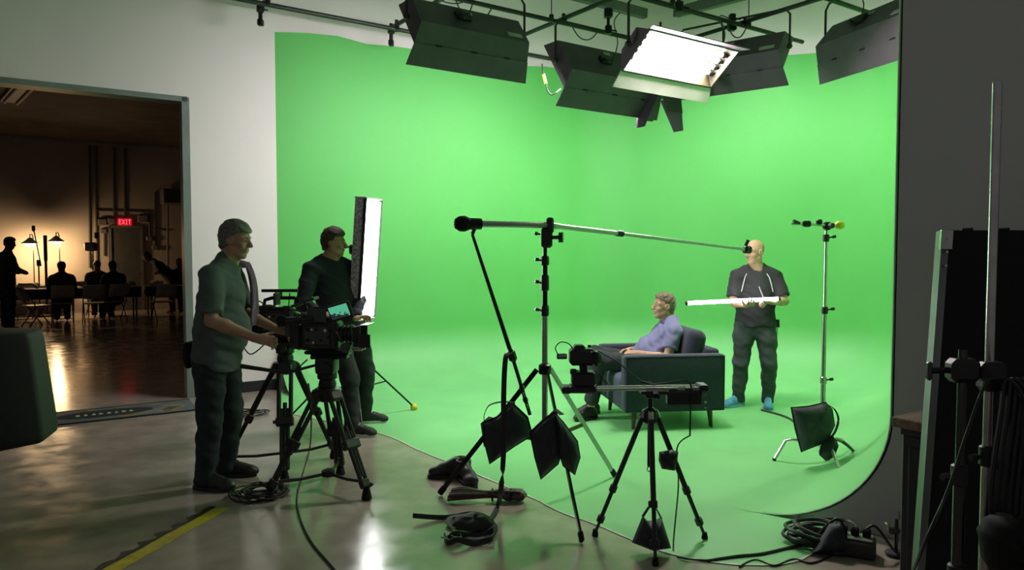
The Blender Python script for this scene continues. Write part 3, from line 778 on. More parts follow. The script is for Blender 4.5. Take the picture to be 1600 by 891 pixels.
# ---------------------------------------------------------------- boom stand
bs = Vector((0.208, 4.63, 0))
t = BOOM = thing('boom_stand', 'tall tripod boom stand with sandbags hung on its legs', 'boom stand', bs)
apex = bs + UP * .83
MB().cyl(bs + UP * .30, bs + UP * 1.22, .0185, n=12).build('lower_column', STEEL, t, world=True)
MB().cyl(bs + UP * 1.18, bs + UP * 1.52, .0165, n=12).build('middle_column', BLACKM, t, world=True)
MB().cyl(bs + UP * 1.50, bs + UP * 1.70, .013, n=12).build('top_column', BLACKM, t, world=True)
for z, h in ((1.17, .07), (1.33, .10), (1.49, .06)):
    MB().lathe([(.020, 0), (.026, .008), (.026, h - .01), (.02, h)], mtx(bs + UP * z), 12).build('collar', DKPLAST, t, world=True)
    knob('collar_knob', bs + UP * (z + h / 2) + Vector((-.02, 0, 0)), (-1, -.2, .25), t, .012, .045)
MB().lathe([(.03, -.03), (.04, -.025), (.04, .03), (.024, .04)], mtx(apex), 12).build('leg_collar', BLACKM, t, world=True)
mid = bs + UP * .38
MB().lathe([(.022, -.02), (.03, -.015), (.03, .02), (.022, .025)], mtx(mid), 12).build('brace_collar', BLACKM, t, world=True)
feet = [G(688, 775), G(909, 850), G(960, 746)]
for i, f in enumerate(feet):
    d = (f - bs); d.z = 0; d.normalize(); s = d.cross(UP)
    a = apex + d * .05; b = f + UP * .02
    x, y, z = frame_of(b - a, s)
    MB(mtx((a + b) / 2, x, y, z)).box((0, 0, 0), (.032, .014, (b - a).length), bev=.003).build('leg', (BLACKM, BLACKM, ALU)[i], t, world=True)
    mm = hits(a, b, .50)
    x, y, z = frame_of(mm - mid, s)
    MB(mtx((mid + mm) / 2, x, y, z)).box((0, 0, 0), (.026, .010, (mm - mid).length), bev=.002).build('leg_brace', mat('brass_brace', (.16, .13, .05), .45, metal=.5), t, world=True)
    MB(mtx(b, *frame_of(b - a, s))).box((0, 0, -.02), (.04, .026, .06), bev=.008).build('foot', RUBBER, t, world=True)
# boom arm of three telescoping tubes, sagging a little
bp = [P(744, 350, 4.42), P(858, 352, 4.62), P(968, 365, 5.05), P(1165, 390, 5.85)]
MB().tube([bp[0], bp[1], hits(bp[1], bp[2], .12)], .0195, 12).build('boom_tube', ALU, t, world=True)
MB().tube([bp[1], bp[2]], .0165, 12).build('boom_tube', ALU, t, world=True)
MB().tube([bp[2], bp[3]], .0125, 12).build('boom_tube', ALU, t, world=True)
MB().tube([hits(bp[2], bp[3], -.02), hits(bp[2], bp[3], .02)], .022, 12).build('boom_clamp', BLACKM, t, world=True)
bd = (bp[1] - bp[0]).normalized()
MB().tube([bp[0] - bd * .04, bp[0] + bd * .03], [.036, .034], 14).build('boom_end_collar', BLACKM, t, world=True)
MB().lathe([(0, -.052), (.03, -.046), (.046, -.02), (.048, .01), (.036, .04), (.02, .05)], mtx(bp[0] - bd * .085, *frame_of(bd)), 18).build('end_weight', RUBBER, t, world=True)
MB(mtx(bp[3], *frame_of(bp[3] - bp[2]))).box((0, 0, .02), (.05, .06, .08), bev=.012).build('tip_clamp', BLACKM, t, world=True)
MB().cyl(bp[3] + Vector((0, 0, .03)), bp[3] + Vector((.02, 0, .075)), .014, n=8).build('tip_knob', DKPLAST, t, world=True)
hd = bs + UP * 1.685
MB(mtx(hd + Vector((.01, 0, -.02)))).box((0, 0, 0), (.07, .07, .13), bev=.014).build('swivel_head', BLACKP, t, world=True)
MB(mtx(hd + Vector((.03, -.01, .055)))).box((0, 0, 0), (.045, .055, .10), bev=.01).build('boom_bracket', BLACKP, t, world=True)
MB().cyl(hd + Vector((.04, -.02, -.02)), hd + Vector((.085, -.03, -.02)), .012, n=8).build('swivel_bolt', BLACKM, t, world=True)
MB().cyl(hd + Vector((.085, -.03, -.02)), hd + Vector((.11, -.035, -.02)), .036, n=6).build('swivel_knob', DKPLAST, t, world=True)
knob('brake_knob', hd + Vector((-.03, 0, .0)), (-1, 0, .2), t, .012, .035)
# steadying rod from the boom's back end down to the stand's leg
r0, r1, r2 = P(738, 366, 4.42), P(800, 556, 4.45), P(828, 648, 4.5)
MB().tube([bp[0] - UP * .01, r0], .011, 8).build('rod_hook', BLACKM, t, world=True)
MB().tube([r0, hits(r0, r1, .5), r1], [.009, .0115, .014], 8).build('steadying_rod', BLACKM, t, world=True)
MB(mtx(r1, *frame_of(r1 - r0))).box((0, 0, 0), (.05, .05, .075), bev=.014).build('rod_joint', DKPLAST, t, world=True)
MB().tube([r1, r2], .012, 8).build('lower_rod', BLACKM, t, world=True)
for k in range(4):
    c = hits(r1, r2, .55 + k * .1); rr = frame_of(r2 - r1, Vector((k % 2, 1 - k % 2, .1)))
    MB().tube([c + rr[0] * .014 * math.cos(a) + rr[2] * .02 * math.sin(a) for a in [2 * PI * j / 10 for j in range(10)]], .0035, 5, closed=True).build('chain_link', STEEL, t, world=True)

def sandbag(label, lobes, strap, group, thick=.13, seed=1, m=CANVAS):
    c = sum((Vector(p) for p in lobes[0]), Vector()) / len(lobes[0])
    t = thing('sandbag', label, 'sandbag', c, group=group)
    for i, lo in enumerate(lobes):
        puff('lobe', lo, thick, m, t, seed=seed + i, dent=.10, axis=None)
        n = len(lo)
        cc = sum((Vector(p) for p in lo), Vector()) / n
        MB().tube([cc + (Vector(p) - cc) * 1.005 for p in lo], .0045, 5, closed=True).build('seam', RUBBER, t, world=True)
    if strap: band('strap', strap, .03, .004, RUBBER, t)
    return t
def px(pts, d): return [P(x, y, d) for x, y in pts]
sandbag('dark sandbag on the left leg of the boom stand', [px([(755, 660), (776, 652), (801, 630), (824, 652), (832, 680), (800, 700), (765, 725), (757, 690)], 4.40), px([(752, 662), (764, 652), (778, 655), (775, 690), (757, 698)], 4.52)],
        [P(757, 668, 4.46)] + spline(px([(756, 650), (764, 634), (785, 628), (805, 630)], 4.46), 4), 'sandbags weighing the boom stand', seed=3)
sandbag('dark sandbag on the front leg of the boom stand', [px([(828, 676), (850, 655), (868, 643), (876, 660), (882, 690), (872, 725), (845, 749), (836, 715)], 4.20), px([(868, 645), (880, 660), (902, 690), (906, 715), (898, 742), (880, 728), (872, 700)], 4.16)],
        [P(862, 648, 4.24), P(868, 640, 4.26), P(878, 648, 4.20)], 'sandbags weighing the boom stand', seed=8)
# webbing strap from the rod to a heap on the floor
WEB = mat('black_webbing', (0.014, 0.015, 0.015), 0.6, var=0.2, scale=60, bump=.2, bscale=200)
g0 = [G(778, 790, .02), G(765, 812, .015), G(740, 826, .012), G(712, 826, .012), G(700, 815, .02), G(712, 806, .03), G(745, 808, .035), G(770, 818, .03), G(772, 832, .02), G(748, 842, .015), G(715, 840, .014), G(698, 848, .012)]
o = band('webbing_strap', spline([P(797, 552, 4.40), P(790, 560, 4.30), P(787, 620, 4.22), P(787, 700, 4.2), P(783, 762, 4.2)] + g0, 6), .03, .004, WEB, None)
tag(o, 'long black webbing strap hanging from the boom stand to the floor', 'strap')
t = thing('strap_heap', 'heap of black straps and buckles on the floor before the boom stand', 'strap', G(738, 825))
loops = [[(708, 808), (740, 803), (765, 812), (768, 824), (740, 828), (712, 822)], [(700, 842), (712, 834), (735, 838), (760, 834), (772, 822), (760, 812), (735, 816)], [(645, 806), (690, 809), (730, 806), (765, 815)], [(694, 836), (700, 848), (716, 844), (740, 850), (768, 842), (772, 826)]]
for i, L in enumerate(loops):
    band('strap', spline([G(x, y, .012 + .014 * ((k + i) % 3)) for k, (x, y) in enumerate(L)], 6), .028, .004, WEB, t, side=(0.1, .5, 1))
for (x, y) in ((698, 840), (762, 815), (712, 838)):
    c = G(x, y, .03)
    MB().tube([c + Vector((math.cos(a) * .03, math.sin(a) * .022, .008 * math.sin(2 * a))) for a in [2 * PI * j / 12 for j in range(12)]], .004, 6, closed=True).build('buckle', STEEL, t, world=True)
puff('bundle', [G(706, 822, .03), G(712, 806, .06), G(742, 800, .075), G(768, 810, .06), G(772, 824, .03), G(740, 830, .02)], .06, WEB, t, dent=.25, seed=5)

# ================================================================== PEOPLE
class Vol:
    """a signed distance field on a grid, blended shapes, meshed by surface nets"""
    def __init__(s, lo, hi, h):
        s.h = h; s.lo = np.array(lo, float) - 3 * h
        s.n = np.ceil((np.array(hi, float) + 3 * h - s.lo) / h).astype(int) + 1
        s.V = np.full(s.n, 1.0, np.float32)
    def blk(s, lo, hi):
        a = np.maximum(((np.array(lo) - s.lo) / s.h).astype(int) - 1, 0); b = np.minimum(((np.array(hi) - s.lo) / s.h).astype(int) + 2, s.n)
        if np.any(b <= a): return None
        g = [(s.lo[i] + s.h * np.arange(a[i], b[i])).astype(np.float32) for i in range(3)]
        X, Y, Z = np.meshgrid(*g, indexing='ij', sparse=True)
        return (slice(a[0], b[0]), slice(a[1], b[1]), slice(a[2], b[2])), X, Y, Z
    def mix(s, sl, d, k, op):
        v = s.V[sl]
        if op == 'sub': d = -d
        if k <= 0:
            s.V[sl] = np.maximum(v, d) if op in ('sub', 'cut') else np.minimum(v, d); return
        sg = -1.0 if op in ('sub', 'cut') else 1.0
        a = v * sg; b = d * sg
        hh = np.clip(0.5 + 0.5 * (b - a) / k, 0, 1)
        s.V[sl] = sg * (b + (a - b) * hh - k * hh * (1 - hh))
    def cone(s, a, b, ra, rb=None, k=.03, op='add', flat=None, cut=False):
        a = np.array(a, float); b = np.array(b, float); rb = ra if rb is None else rb
        pad = max(ra, rb) * (max(1.0, flat[1]) if flat else 1) + k + 3 * s.h
        r = s.blk(np.minimum(a, b) - pad, np.maximum(a, b) + pad)
        if r is None: return
        sl, X, Y, Z = r; ab = b - a; L2 = float(ab @ ab) + 1e-9
        px, py, pz = X - a[0], Y - a[1], Z - a[2]
        t = np.clip((px * ab[0] + py * ab[1] + pz * ab[2]) / L2, 0, 1)
        dx, dy, dz = px - t * ab[0], py - t * ab[1], pz - t * ab[2]
        q2 = dx * dx + dy * dy + dz * dz
        if flat:
            n = np.array(flat[0], float); n /= np.linalg.norm(n)
            c = dx * n[0] + dy * n[1] + dz * n[2]
            q2 = q2 - c * c + (c / flat[1]) ** 2
        d = np.sqrt(q2) - (ra + (rb - ra) * t)
        if flat: d = d * min(1.0, flat[1])
        if cut:
            L = math.sqrt(L2); e = ((X - b[0]) * ab[0] + (Y - b[1]) * ab[1] + (Z - b[2]) * ab[2]) / L
            d = np.maximum(d, e)
        s.mix(sl, d, k, op)
    def ell(s, c, rad, R=None, k=.03, op='add'):
        c = np.array(c, float); rad = np.array(rad, float); R = np.eye(3) if R is None else np.array(R, float)
        pad = float(rad.max()) + k + 3 * s.h
        r = s.blk(c - pad, c + pad)
        if r is None: return
        sl, X, Y, Z = r; dx, dy, dz = X - c[0], Y - c[1], Z - c[2]
        q = [dx * R[i][0] + dy * R[i][1] + dz * R[i][2] for i in range(3)]
        k0 = np.sqrt(sum((q[i] / rad[i]) ** 2 for i in range(3))); k1 = np.sqrt(sum((q[i] / rad[i] ** 2) ** 2 for i in range(3))) + 1e-9
        s.mix(sl, k0 * (k0 - 1) / k1, k, op)
    def plane(s, p, n, k=0.0):               # keep the side the normal points away from
        p = np.array(p, float); n = np.array(n, float); n /= np.linalg.norm(n)
        sl, X, Y, Z = s.blk(s.lo, s.lo + s.n * s.h)
        s.mix(sl, (X - p[0]) * n[0] + (Y - p[1]) * n[1] + (Z - p[2]) * n[2] + 0 * s.V, k, 'cut')
    def folds(s, amp, f, seed=0):
        sl, X, Y, Z = s.blk(s.lo, s.lo + s.n * s.h)
        o = seed * 1.7
        w = np.sin(f * (.5 * X + .3 * Y + Z) + 1.9 * np.sin(f * .31 * (X - Y) + o) + o) + .6 * np.sin(f * 1.7 * (.7 * Z - .4 * X + .5 * Y) + 2.1 * np.sin(f * .4 * (X + Z)) + 2 * o)
        s.V[sl] = s.V[sl] + amp * w
    def mesh(s):
        v = s.V; n = v.shape; ins = v < 0
        cnt = np.zeros([k - 1 for k in n], np.int8)
        for i in (0, 1):
            for j in (0, 1):
                for k in (0, 1): cnt += ins[i:n[0] - 1 + i, j:n[1] - 1 + j, k:n[2] - 1 + k]
        act = (cnt > 0) & (cnt < 8)
        cells = np.argwhere(act); idx = np.full(act.shape, -1, np.int32); idx[act] = np.arange(len(cells))
        acc = np.zeros((len(cells), 3)); num = np.zeros(len(cells))
        corner = {}
        for i in (0, 1):
            for j in (0, 1):
                for k in (0, 1): corner[i, j, k] = v[cells[:, 0] + i, cells[:, 1] + j, cells[:, 2] + k]
        for a in corner:
            for ax in range(3):
                if a[ax]: continue
                b = list(a); b[ax] = 1; b = tuple(b)
                va, vb = corner[a], corner[b]; m = (va < 0) != (vb < 0)
                t = np.where(m, va / np.where(m, va - vb, 1), 0)
                p = np.tile(np.array(a, float), (len(cells), 1)); p[:, ax] += t
                acc += p * m[:, None]; num += m
        pos = s.lo + s.h * (cells + acc / np.maximum(num, 1)[:, None])
        quads = []
        for ax in range(3):
            b, c = [(1, 2), (2, 0), (0, 1)][ax]
            s0 = [slice(None)] * 3; s1 = [slice(None)] * 3; s0[ax] = slice(0, -1); s1[ax] = slice(1, None)
            e = ins[tuple(s0)] != ins[tuple(s1)]
            w_ = np.argwhere(e); w_ = w_[(w_[:, b] > 0) & (w_[:, c] > 0) & (w_[:, b] < n[b] - 1) & (w_[:, c] < n[c] - 1)]
            q = []
            for db, dc in ((1, 1), (0, 1), (0, 0), (1, 0)):
                o = w_.copy(); o[:, b] -= db; o[:, c] -= dc; q.append(idx[o[:, 0], o[:, 1], o[:, 2]])
            q = np.stack(q, 1); fl = ~ins[w_[:, 0], w_[:, 1], w_[:, 2]]
            q[fl] = q[fl][:, ::-1]; quads.append(q)
        return pos, np.concatenate(quads)
    def build(s, name, m, parent=None, smooth_it=1):
        pos, q = s.mesh()
        for _ in range(smooth_it):                         # light Laplacian relax
            a = np.zeros_like(pos); c = np.zeros(len(pos))
            for i in range(4):
                np.add.at(a, q[:, i], pos[q[:, (i + 1) % 4]] + pos[q[:, (i - 1) % 4]]); np.add.at(c, q[:, i], 2)
            pos = .5 * pos + .5 * a / np.maximum(c, 1)[:, None]
        me = bpy.data.meshes.new(name); me.from_pydata(pos.tolist(), [], q.tolist()); me.update()
        return link_mesh(name, me, m, parent, 180)

A = lambda *v: np.array(v, float)
def nrm(v): v = np.array(v, float); return v / (np.linalg.norm(v) + 1e-9)
SKIN = mat('skin_tone', (0.46, 0.25, 0.17), 0.5, var=0.08, scale=30, bump=.05, bscale=200)
SKINP = mat('skin_tone_pale', (0.52, 0.30, 0.21), 0.5, var=0.08, scale=30, bump=.05, bscale=200)
EYE = mat('eye_dark', (0.03, 0.02, 0.015), 0.15, var=0)

def hand(v, w, f, n, right, curl=(35, 45, 30), sc_=1.0, spread=1.0, thumb=(.6, .75, .3)):
    f = nrm(f); n = np.array(n, float); n = nrm(n - f * (n @ f)); th = np.cross(f, n) if right else np.cross(n, f)
    w = np.array(w, float); q = sc_
    v.cone(w - f * .02, w + f * .03, .026 * q, .030 * q, .015, flat=(n, .72))
    v.cone(w + f * .035 * q + th * .012, w + f * .088 * q + th * .020, .026 * q, .020 * q, .012, flat=(n, .55))
    v.cone(w + f * .035 * q - th * .010, w + f * .085 * q - th * .020, .026 * q, .019 * q, .012, flat=(n, .55))
    for o, L in ((.033, .074), (.011, .084), (-.011, .077), (-.032, .060)):
        b = w + f * (.090 - abs(o) * .18) * q + th * o * spread * q
        ang = 0; d0 = b
        for seg, (fr, cdeg) in enumerate(zip((.45, .30, .25), curl)):
            ang += math.radians(cdeg)
            d = f * math.cos(ang) + n * math.sin(ang)
            e = d0 + d * L * fr * q
            v.cone(d0, e, (.0095 - .0008 * seg) * q, (.0088 - .0008 * seg) * q, .004); d0 = e
    b = w + f * .028 * q + th * .026 * q
    d = nrm(f * thumb[0] + th * thumb[1] + n * thumb[2]); e = b + d * .042 * q
    v.cone(w + f * .02, b, .018 * q, .014 * q, .012); v.cone(b, e, .0135 * q, .011 * q, .006)
    d2 = nrm(d + n * .35 + f * .35); v.cone(e, e + d2 * .034 * q, .011 * q, .009 * q, .004)

def head_axes(yaw, pitch, roll=0):
    m = Matrix.Rotation(math.radians(yaw), 3, 'Z') @ Matrix.Rotation(math.radians(-pitch), 3, 'Y') @ Matrix.Rotation(math.radians(roll), 3, 'X')
    return np.array(m)                                     # columns: forward, left, up
def head(v, c, R, s=1.0):
    def q(x, y, z): return np.array(c) + R @ (np.array([x, y, z]) * s)
    Rt = R.T
    v.ell(q(-.014, 0, .034), A(.099, .077, .090) * s, Rt, .01)
    v.ell(q(.020, 0, -.030), A(.070, .060, .092) * s, Rt, .03)
    v.cone(q(.066, 0, -.098), q(.058, 0, -.09), .022 * s, .024 * s, .02)
    for y in (-1, 1):
        v.cone(q(.055, y * .022, -.094), q(-.008, y * .054, -.056), .017 * s, .018 * s, .02)
        v.cone(q(.082, y * .010, .026), q(.062, y * .050, .022), .0115 * s, .010 * s, .012)
        v.ell(q(.062, y * .040, -.030), A(.022, .022, .018) * s, Rt, .015)
        v.ell(q(.094, y * .031, .004), A(.012, .016, .010) * s, Rt, .010, 'sub')
        v.ell(q(.074, y * .031, .004), A(.0125, .0135, .0115) * s, Rt, .004)
        v.ell(q(-.006, y * .079, -.004), A(.027, .010, .033) * s, Rt, .006)
        v.ell(q(.002, y * .088, -.002), A(.012, .006, .018) * s, Rt, .006, 'sub')
        v.ell(q(.100, y * .012, -.030), A(.012, .009, .008) * s, Rt, .006)
    v.cone(q(.088, 0, .016), q(.114, 0, -.024), .0085 * s, .012 * s, .010)
    v.cone(q(.087, -.018, -.054), q(.087, .018, -.054), .008 * s, .008 * s, .007)
    v.cone(q(.085, -.015, -.068), q(.085, .015, -.068), .008 * s, .008 * s, .007)
    v.cone(q(.099, -.022, -.0605), q(.099, .022, -.0605), .0035 * s, .0035 * s, .003, 'sub')
def hair(name, c, R, m, parent, s=1.0, line=(.070, -.075), front=.083, thick=.011, h=.006, top=.0, seed=1):
    def q(x, y, z): return np.array(c) + R @ (np.array([x, y, z]) * s)
    cc = np.array(c); v = Vol(cc - .17 * s, cc + .17 * s, h); Rt = R.T
    v.ell(q(-.014, 0, .034), (A(.099, .077, .090) + thick) * s, Rt, 0)
    v.ell(q(-.004, 0, .064 + top), (A(.090, .070, .066) + thick * .8) * s, Rt, .02)
    v.ell(q(-.045, 0, -.02), (A(.060, .062, .075) + thick * .6) * s, Rt, .02)
    # hairline: low at the nape, high at the forehead
    zf, zb = line
    sl, X, Y, Z = v.blk(v.lo, v.lo + v.n * v.h)
    ax_ = [((X - cc[0]) * R[0][i] + (Y - cc[1]) * R[1][i] + (Z - cc[2]) * R[2][i]) / s for i in range(3)]
    temple = .030 - .25 * np.abs(ax_[1]) + .35 * np.maximum(ax_[2] - .01, 0)
    face = np.maximum(temple - ax_[0], ax_[2] - (zf - 6.0 * ax_[1] ** 2 * .55))
    v.mix(sl, face, .014, 'sub')
    nape = zb + .55 * np.maximum(ax_[0] + .075, 0) - ax_[2]
    v.mix(sl, nape + 0 * v.V, .014, 'cut')
    for y in (-1, 1): v.ell(q(.012, y * .085, -.012), A(.026, .030, .034) * s, Rt, .008, 'sub')
    v.folds(.0022, 95, seed); v.folds(.0015, 170, seed + 3)
    return v.build(name, m, parent)

def shoe(name, an, toe, m, sole_m, parent, L=.285, s=1.0):
    """an: ankle joint, toe: horizontal direction"""
    an = np.array(an, float); f = nrm([toe[0], toe[1], 0]); l = np.array([-f[1], f[0], 0.]); g = np.array([an[0], an[1], 0.])
    R = np.array([f, l, [0, 0, 1]])
    v = Vol(g + np.minimum(0, f * .25) - .13, g + np.maximum(0, f * .25) + A(.13, .13, .17), .006)
    v.cone(g - f * .035 + A(0, 0, .055), g + f * .15 + A(0, 0, .042), .046, .042, .03, flat=(l, .86))
    v.ell(g + f * .165 + A(0, 0, .035), A(.055, .046, .036), R, .02)
    v.cone(g - f * .02 + A(0, 0, .05), g + A(0, 0, .115), .044, .040, .02)
    v.cone(g + f * .01 + A(0, 0, .10), g + f * .11 + A(0, 0, .066), .032, .030, .02)
    v.plane(g + A(0, 0, .122), [0, 0, 1]); v.plane(g + A(0, 0, .016), [0, 0, -1])
    o = v.build(name, m, parent)
    out = []
    for k in range(28):
        a = 2 * PI * k / 28; cx = math.cos(a); x = .058 + cx * .146; wd = .047 + .006 * math.sin((x - .02) * 14)
        y = math.copysign(abs(math.sin(a)) ** .75, math.sin(a)) * wd
        out.append((x, y))
    MB(mtx(Vector(g), Vector(f), Vector(l), Vector((0, 0, 1)))).prism(out, .026, z0=0).build('sole', sole_m, o)
    lc = MB()
    for k in range(4):
        x = .065 + .026 * k; z = .115 - k * .013
        p = [g + f * (x + .01 * (i % 2)) + l * (-.026 + .013 * i) + A(0, 0, z - .006 * abs(i - 2)) for i in range(5)]
        lc.tube([Vector(i) for i in p], .0035, 5)
    tag(lc.build('laces', sole_m, o), kind='stuff')
    return o

def lathe_limb(v, a, b, ra, rm, rb, k, pos=.35):
    a = np.array(a, float); b = np.array(b, float); m = a + (b - a) * pos
    v.cone(a, m, ra, rm, k); v.cone(m, b, rm, rb, k)

def person(label, loc, rz, J, hd, cl, h=.0062, group=None, lowres=False):
    """J: joints in the figure's own frame (x forward, y left, z up); hd: head (centre, yaw, pitch); cl: clothing"""
    t = thing('person', label, 'person', loc, rz, group)
    J = {k: np.array(x, float) for k, x in J.items()}
    allp = np.array(list(J.values()) + [np.array(hd[0])]); lo, hi = allp.min(0) - .17, allp.max(0) + .17
    lo[2] = max(lo[2], -.01)
    R = head_axes(*hd[1:]); c = np.array(hd[0]); s = cl.get('head', 1.0)
    side = nrm(J['shL'] - J['shR']); spine = nrm(J['nck'] - J['pel']); fw = nrm(np.cross(side, spine))
    hside = nrm(J['hpL'] - J['hpR']); hfw = nrm(np.cross(hside, spine))
    bulk = cl.get('bulk', 1.0); belly = cl.get('belly', 0.0)
    # ---- body
    trap = J['nck'] + spine * .045
    def frame_shapes(v, g, upper=True, lower=True, arms=1.0):
        v.cone(J['pel'], J['wst'], .150 * bulk + g, .140 * bulk + g, .05, flat=(hfw, .70))
        v.cone(J['hpL'] * .9 + J['hpR'] * .1, J['hpR'] * .9 + J['hpL'] * .1, .088 + g, .088 + g, .05)
        if upper:
            v.cone(J['wst'], J['chs'], .138 * bulk + g, .160 * bulk + g, .05, flat=(fw, .68))
            v.cone(J['shL'] * .86 + J['shR'] * .14, J['shR'] * .86 + J['shL'] * .14, .058 + g, .058 + g, .05)
            for S in 'LR':
                v.cone(trap, J['sh' + S] + spine * .012, .050 + g, .046 + g, .05)
                if arms >= 1: lathe_limb(v, J['sh' + S], J['el' + S], .053 + g, .050 + g, .040 + g, .03)
                elif arms > 0: v.cone(J['sh' + S], J['sh' + S] + (J['el' + S] - J['sh' + S]) * arms, .053 + g, .049 + g, .03, cut=True)
        if lower:
            for S in 'LR':
                lathe_limb(v, J['hp' + S], J['kn' + S], .086 + g, .084 + g, .058 + g, .04)
                lathe_limb(v, J['kn' + S], J['an' + S], .056 + g, .056 + g, .036 + g, .02, .35)
    v = Vol(lo, hi, h)
    frame_shapes(v, 0)
    v.cone(J['nck'] - spine * .03, c + R @ A(-.02, 0, -.055), .064 * s, .057 * s, .03)
    for S in 'LR':
        lathe_limb(v, J['el' + S], J['wr' + S], .042, .042, .027, .02, .3)
        f = nrm(cl['toe' + S]); g = J['an' + S]
        v.cone(g + A(0, 0, -.03), g + A(*f[:2], 0) * .13 + A(0, 0, -.06), .034, .028, .02)
    head(v, c, R, s)
    if not lowres:
        for S in 'LR': hand(v, J['wr' + S], *cl['hand' + S])
    body = v.build('body', cl['skin'], t)
    # ---- eyes and brows
    if not lowres:
        for y in (-1, 1):
            p = c + R @ (A(.0805, y * .031, .004) * s)
            MB().ball(tuple(p), .0075, 8).build('eye', EYE, t)
            MB().tube([Vector(c + R @ (A(*q_) * s)) for q_ in ((.092, y * .014, .026), (.088, y * .032, .032), (.074, y * .050, .026))], [.003, .004, .002], 5).build('eyebrow', cl['hairm'], t)
    # ---- shirt
    hem = cl['hem']; g2 = .008 if not lowres else .02
    v = Vol(lo, hi, g2)
    ex = cl.get('ease', .018)
    v.cone(hem - spine * .06, J['wst'], .150 * bulk + ex + .030, .145 * bulk + ex + .006, .06, flat=(hfw, .74))
    v.cone(J['wst'], J['chs'], .145 * bulk + ex + .004, .163 * bulk + ex, .06, flat=(fw, .72))
    if belly: v.ell(J['wst'] + fw * (.07 + belly * .3) - spine * .02, A(.12, .13, .15), np.array([fw, side, spine]), .06)
    frame_shapes(v, .011, True, False, min(cl['sleeve'], 1.0))
    v.cone(J['nck'] - spine * .06, J['nck'] + spine * .012, .082, .072, .04)
    for S in 'LR':
        sl = cl['sleeve']
        if sl <= 1: v.cone(J['sh' + S], J['sh' + S] + (J['el' + S] - J['sh' + S]) * sl, .060 + ex * .35, .052 + ex * .9, .025, cut=True)
        else:
            v.cone(J['sh' + S], J['el' + S], .060 + ex * .4, .052 + ex * .4, .025)
            v.cone(J['el' + S], J['wr' + S] - nrm(J['wr' + S] - J['el' + S]) * .01, .054 + ex * .4, .040, .02, cut=True)
    v.plane(hem, -spine, .008); v.cone(J['nck'] + spine * .045 + fw * .022, J['nck'] + spine * .25 + fw * .09, .066, .11, .006, 'sub')
    v.folds(.0032, 34, cl.get('seed', 1)); v.folds(.0018, 70, cl.get('seed', 1) + 2)
    shirt = v.build('shirt', cl['shirt'], t)
    # ---- trousers
    v = Vol(lo, hi, g2)
    v.cone(J['hpL'] * .8 + J['hpR'] * .2, J['hpR'] * .8 + J['hpL'] * .2, .105 * bulk, .105 * bulk, .05)
    v.cone(J['pel'], J['pel'] + spine * .09, .150 * bulk + .008, .142 * bulk + .008, .05, flat=(hfw, .72))
    te = cl.get('tease', .016)
    frame_shapes(v, .011, False, True)
    for S in 'LR': v.cone(J['an' + S] + nrm(J['an' + S] - J['kn' + S]) * (cl.get('cuff', .035) + .25), J['an' + S] + nrm(J['an' + S] - J['kn' + S]) * (cl.get('cuff', .035) + .075), .075, .075, 0, 'sub', cut=False)
    for S in 'LR':
        v.cone(J['hp' + S], J['kn' + S], .092 + te * .6, .062 + te, .03)
        e = J['an' + S] + nrm(J['an' + S] - J['kn' + S]) * cl.get('cuff', .035)
        v.cone(J['kn' + S], e, .060 + te, .050 + te * .8, .03, cut=True)
    top_ = J['pel'] + spine * .10 if (hem - J['pel']) @ spine > .04 else hem + spine * .045
    v.plane(top_, spine, .006)
    v.folds(.0040, 26, cl.get('seed', 1) + 5); v.folds(.002, 60, cl.get('seed', 1) + 7)
    v.build('trousers', cl['trousers'], t)
    if cl.get('hair', True): hair('hair', c, R, cl['hairm'], t, s, h=.006 if not lowres else .015, **cl.get('hairk', {}))
    if not lowres:
        for S in 'LR': shoe('shoe', J['an' + S], cl['toe' + S], cl['shoes'], cl['soles'], t)
    return t, (c, R, spine, fw, side)

def to_local(rz, root):
    """world offsets from the root -> the figure's own frame"""
    m = Matrix.Rotation(-rz, 3, 'Z')
    return lambda x, y, z: np.array(m @ Vector((x - root[0], y - root[1], 0))) + A(0, 0, z)

HAIRG = mat('grey_dark_hair', (0.15, 0.14, 0.125), 0.55, var=0.35, scale=60, bump=.4, bscale=180)
HAIRB = mat('brown_hair', (0.055, 0.032, 0.018), 0.5, var=0.35, scale=60, bump=.4, bscale=180)
HAIRL = mat('short_light_brown_hair', (0.16, 0.11, 0.075), 0.55, var=0.3, scale=60, bump=.4, bscale=180)
SHOED = mat('dark_shoe_leather', (0.018, 0.016, 0.015), 0.45, var=0.2, scale=20)
SOLED = mat('dark_shoe_sole', (0.02, 0.02, 0.02), 0.7)
SOLEW = mat('white_shoe_sole', (0.55, 0.54, 0.52), 0.6)
JEANS = mat('dark_denim', (0.018, 0.024, 0.032), 0.85, var=0.25, scale=14, bump=.2, bscale=300)
JEANG = mat('charcoal_denim', (0.045, 0.055, 0.062), 0.85, var=0.25, scale=14, bump=.2, bscale=300)

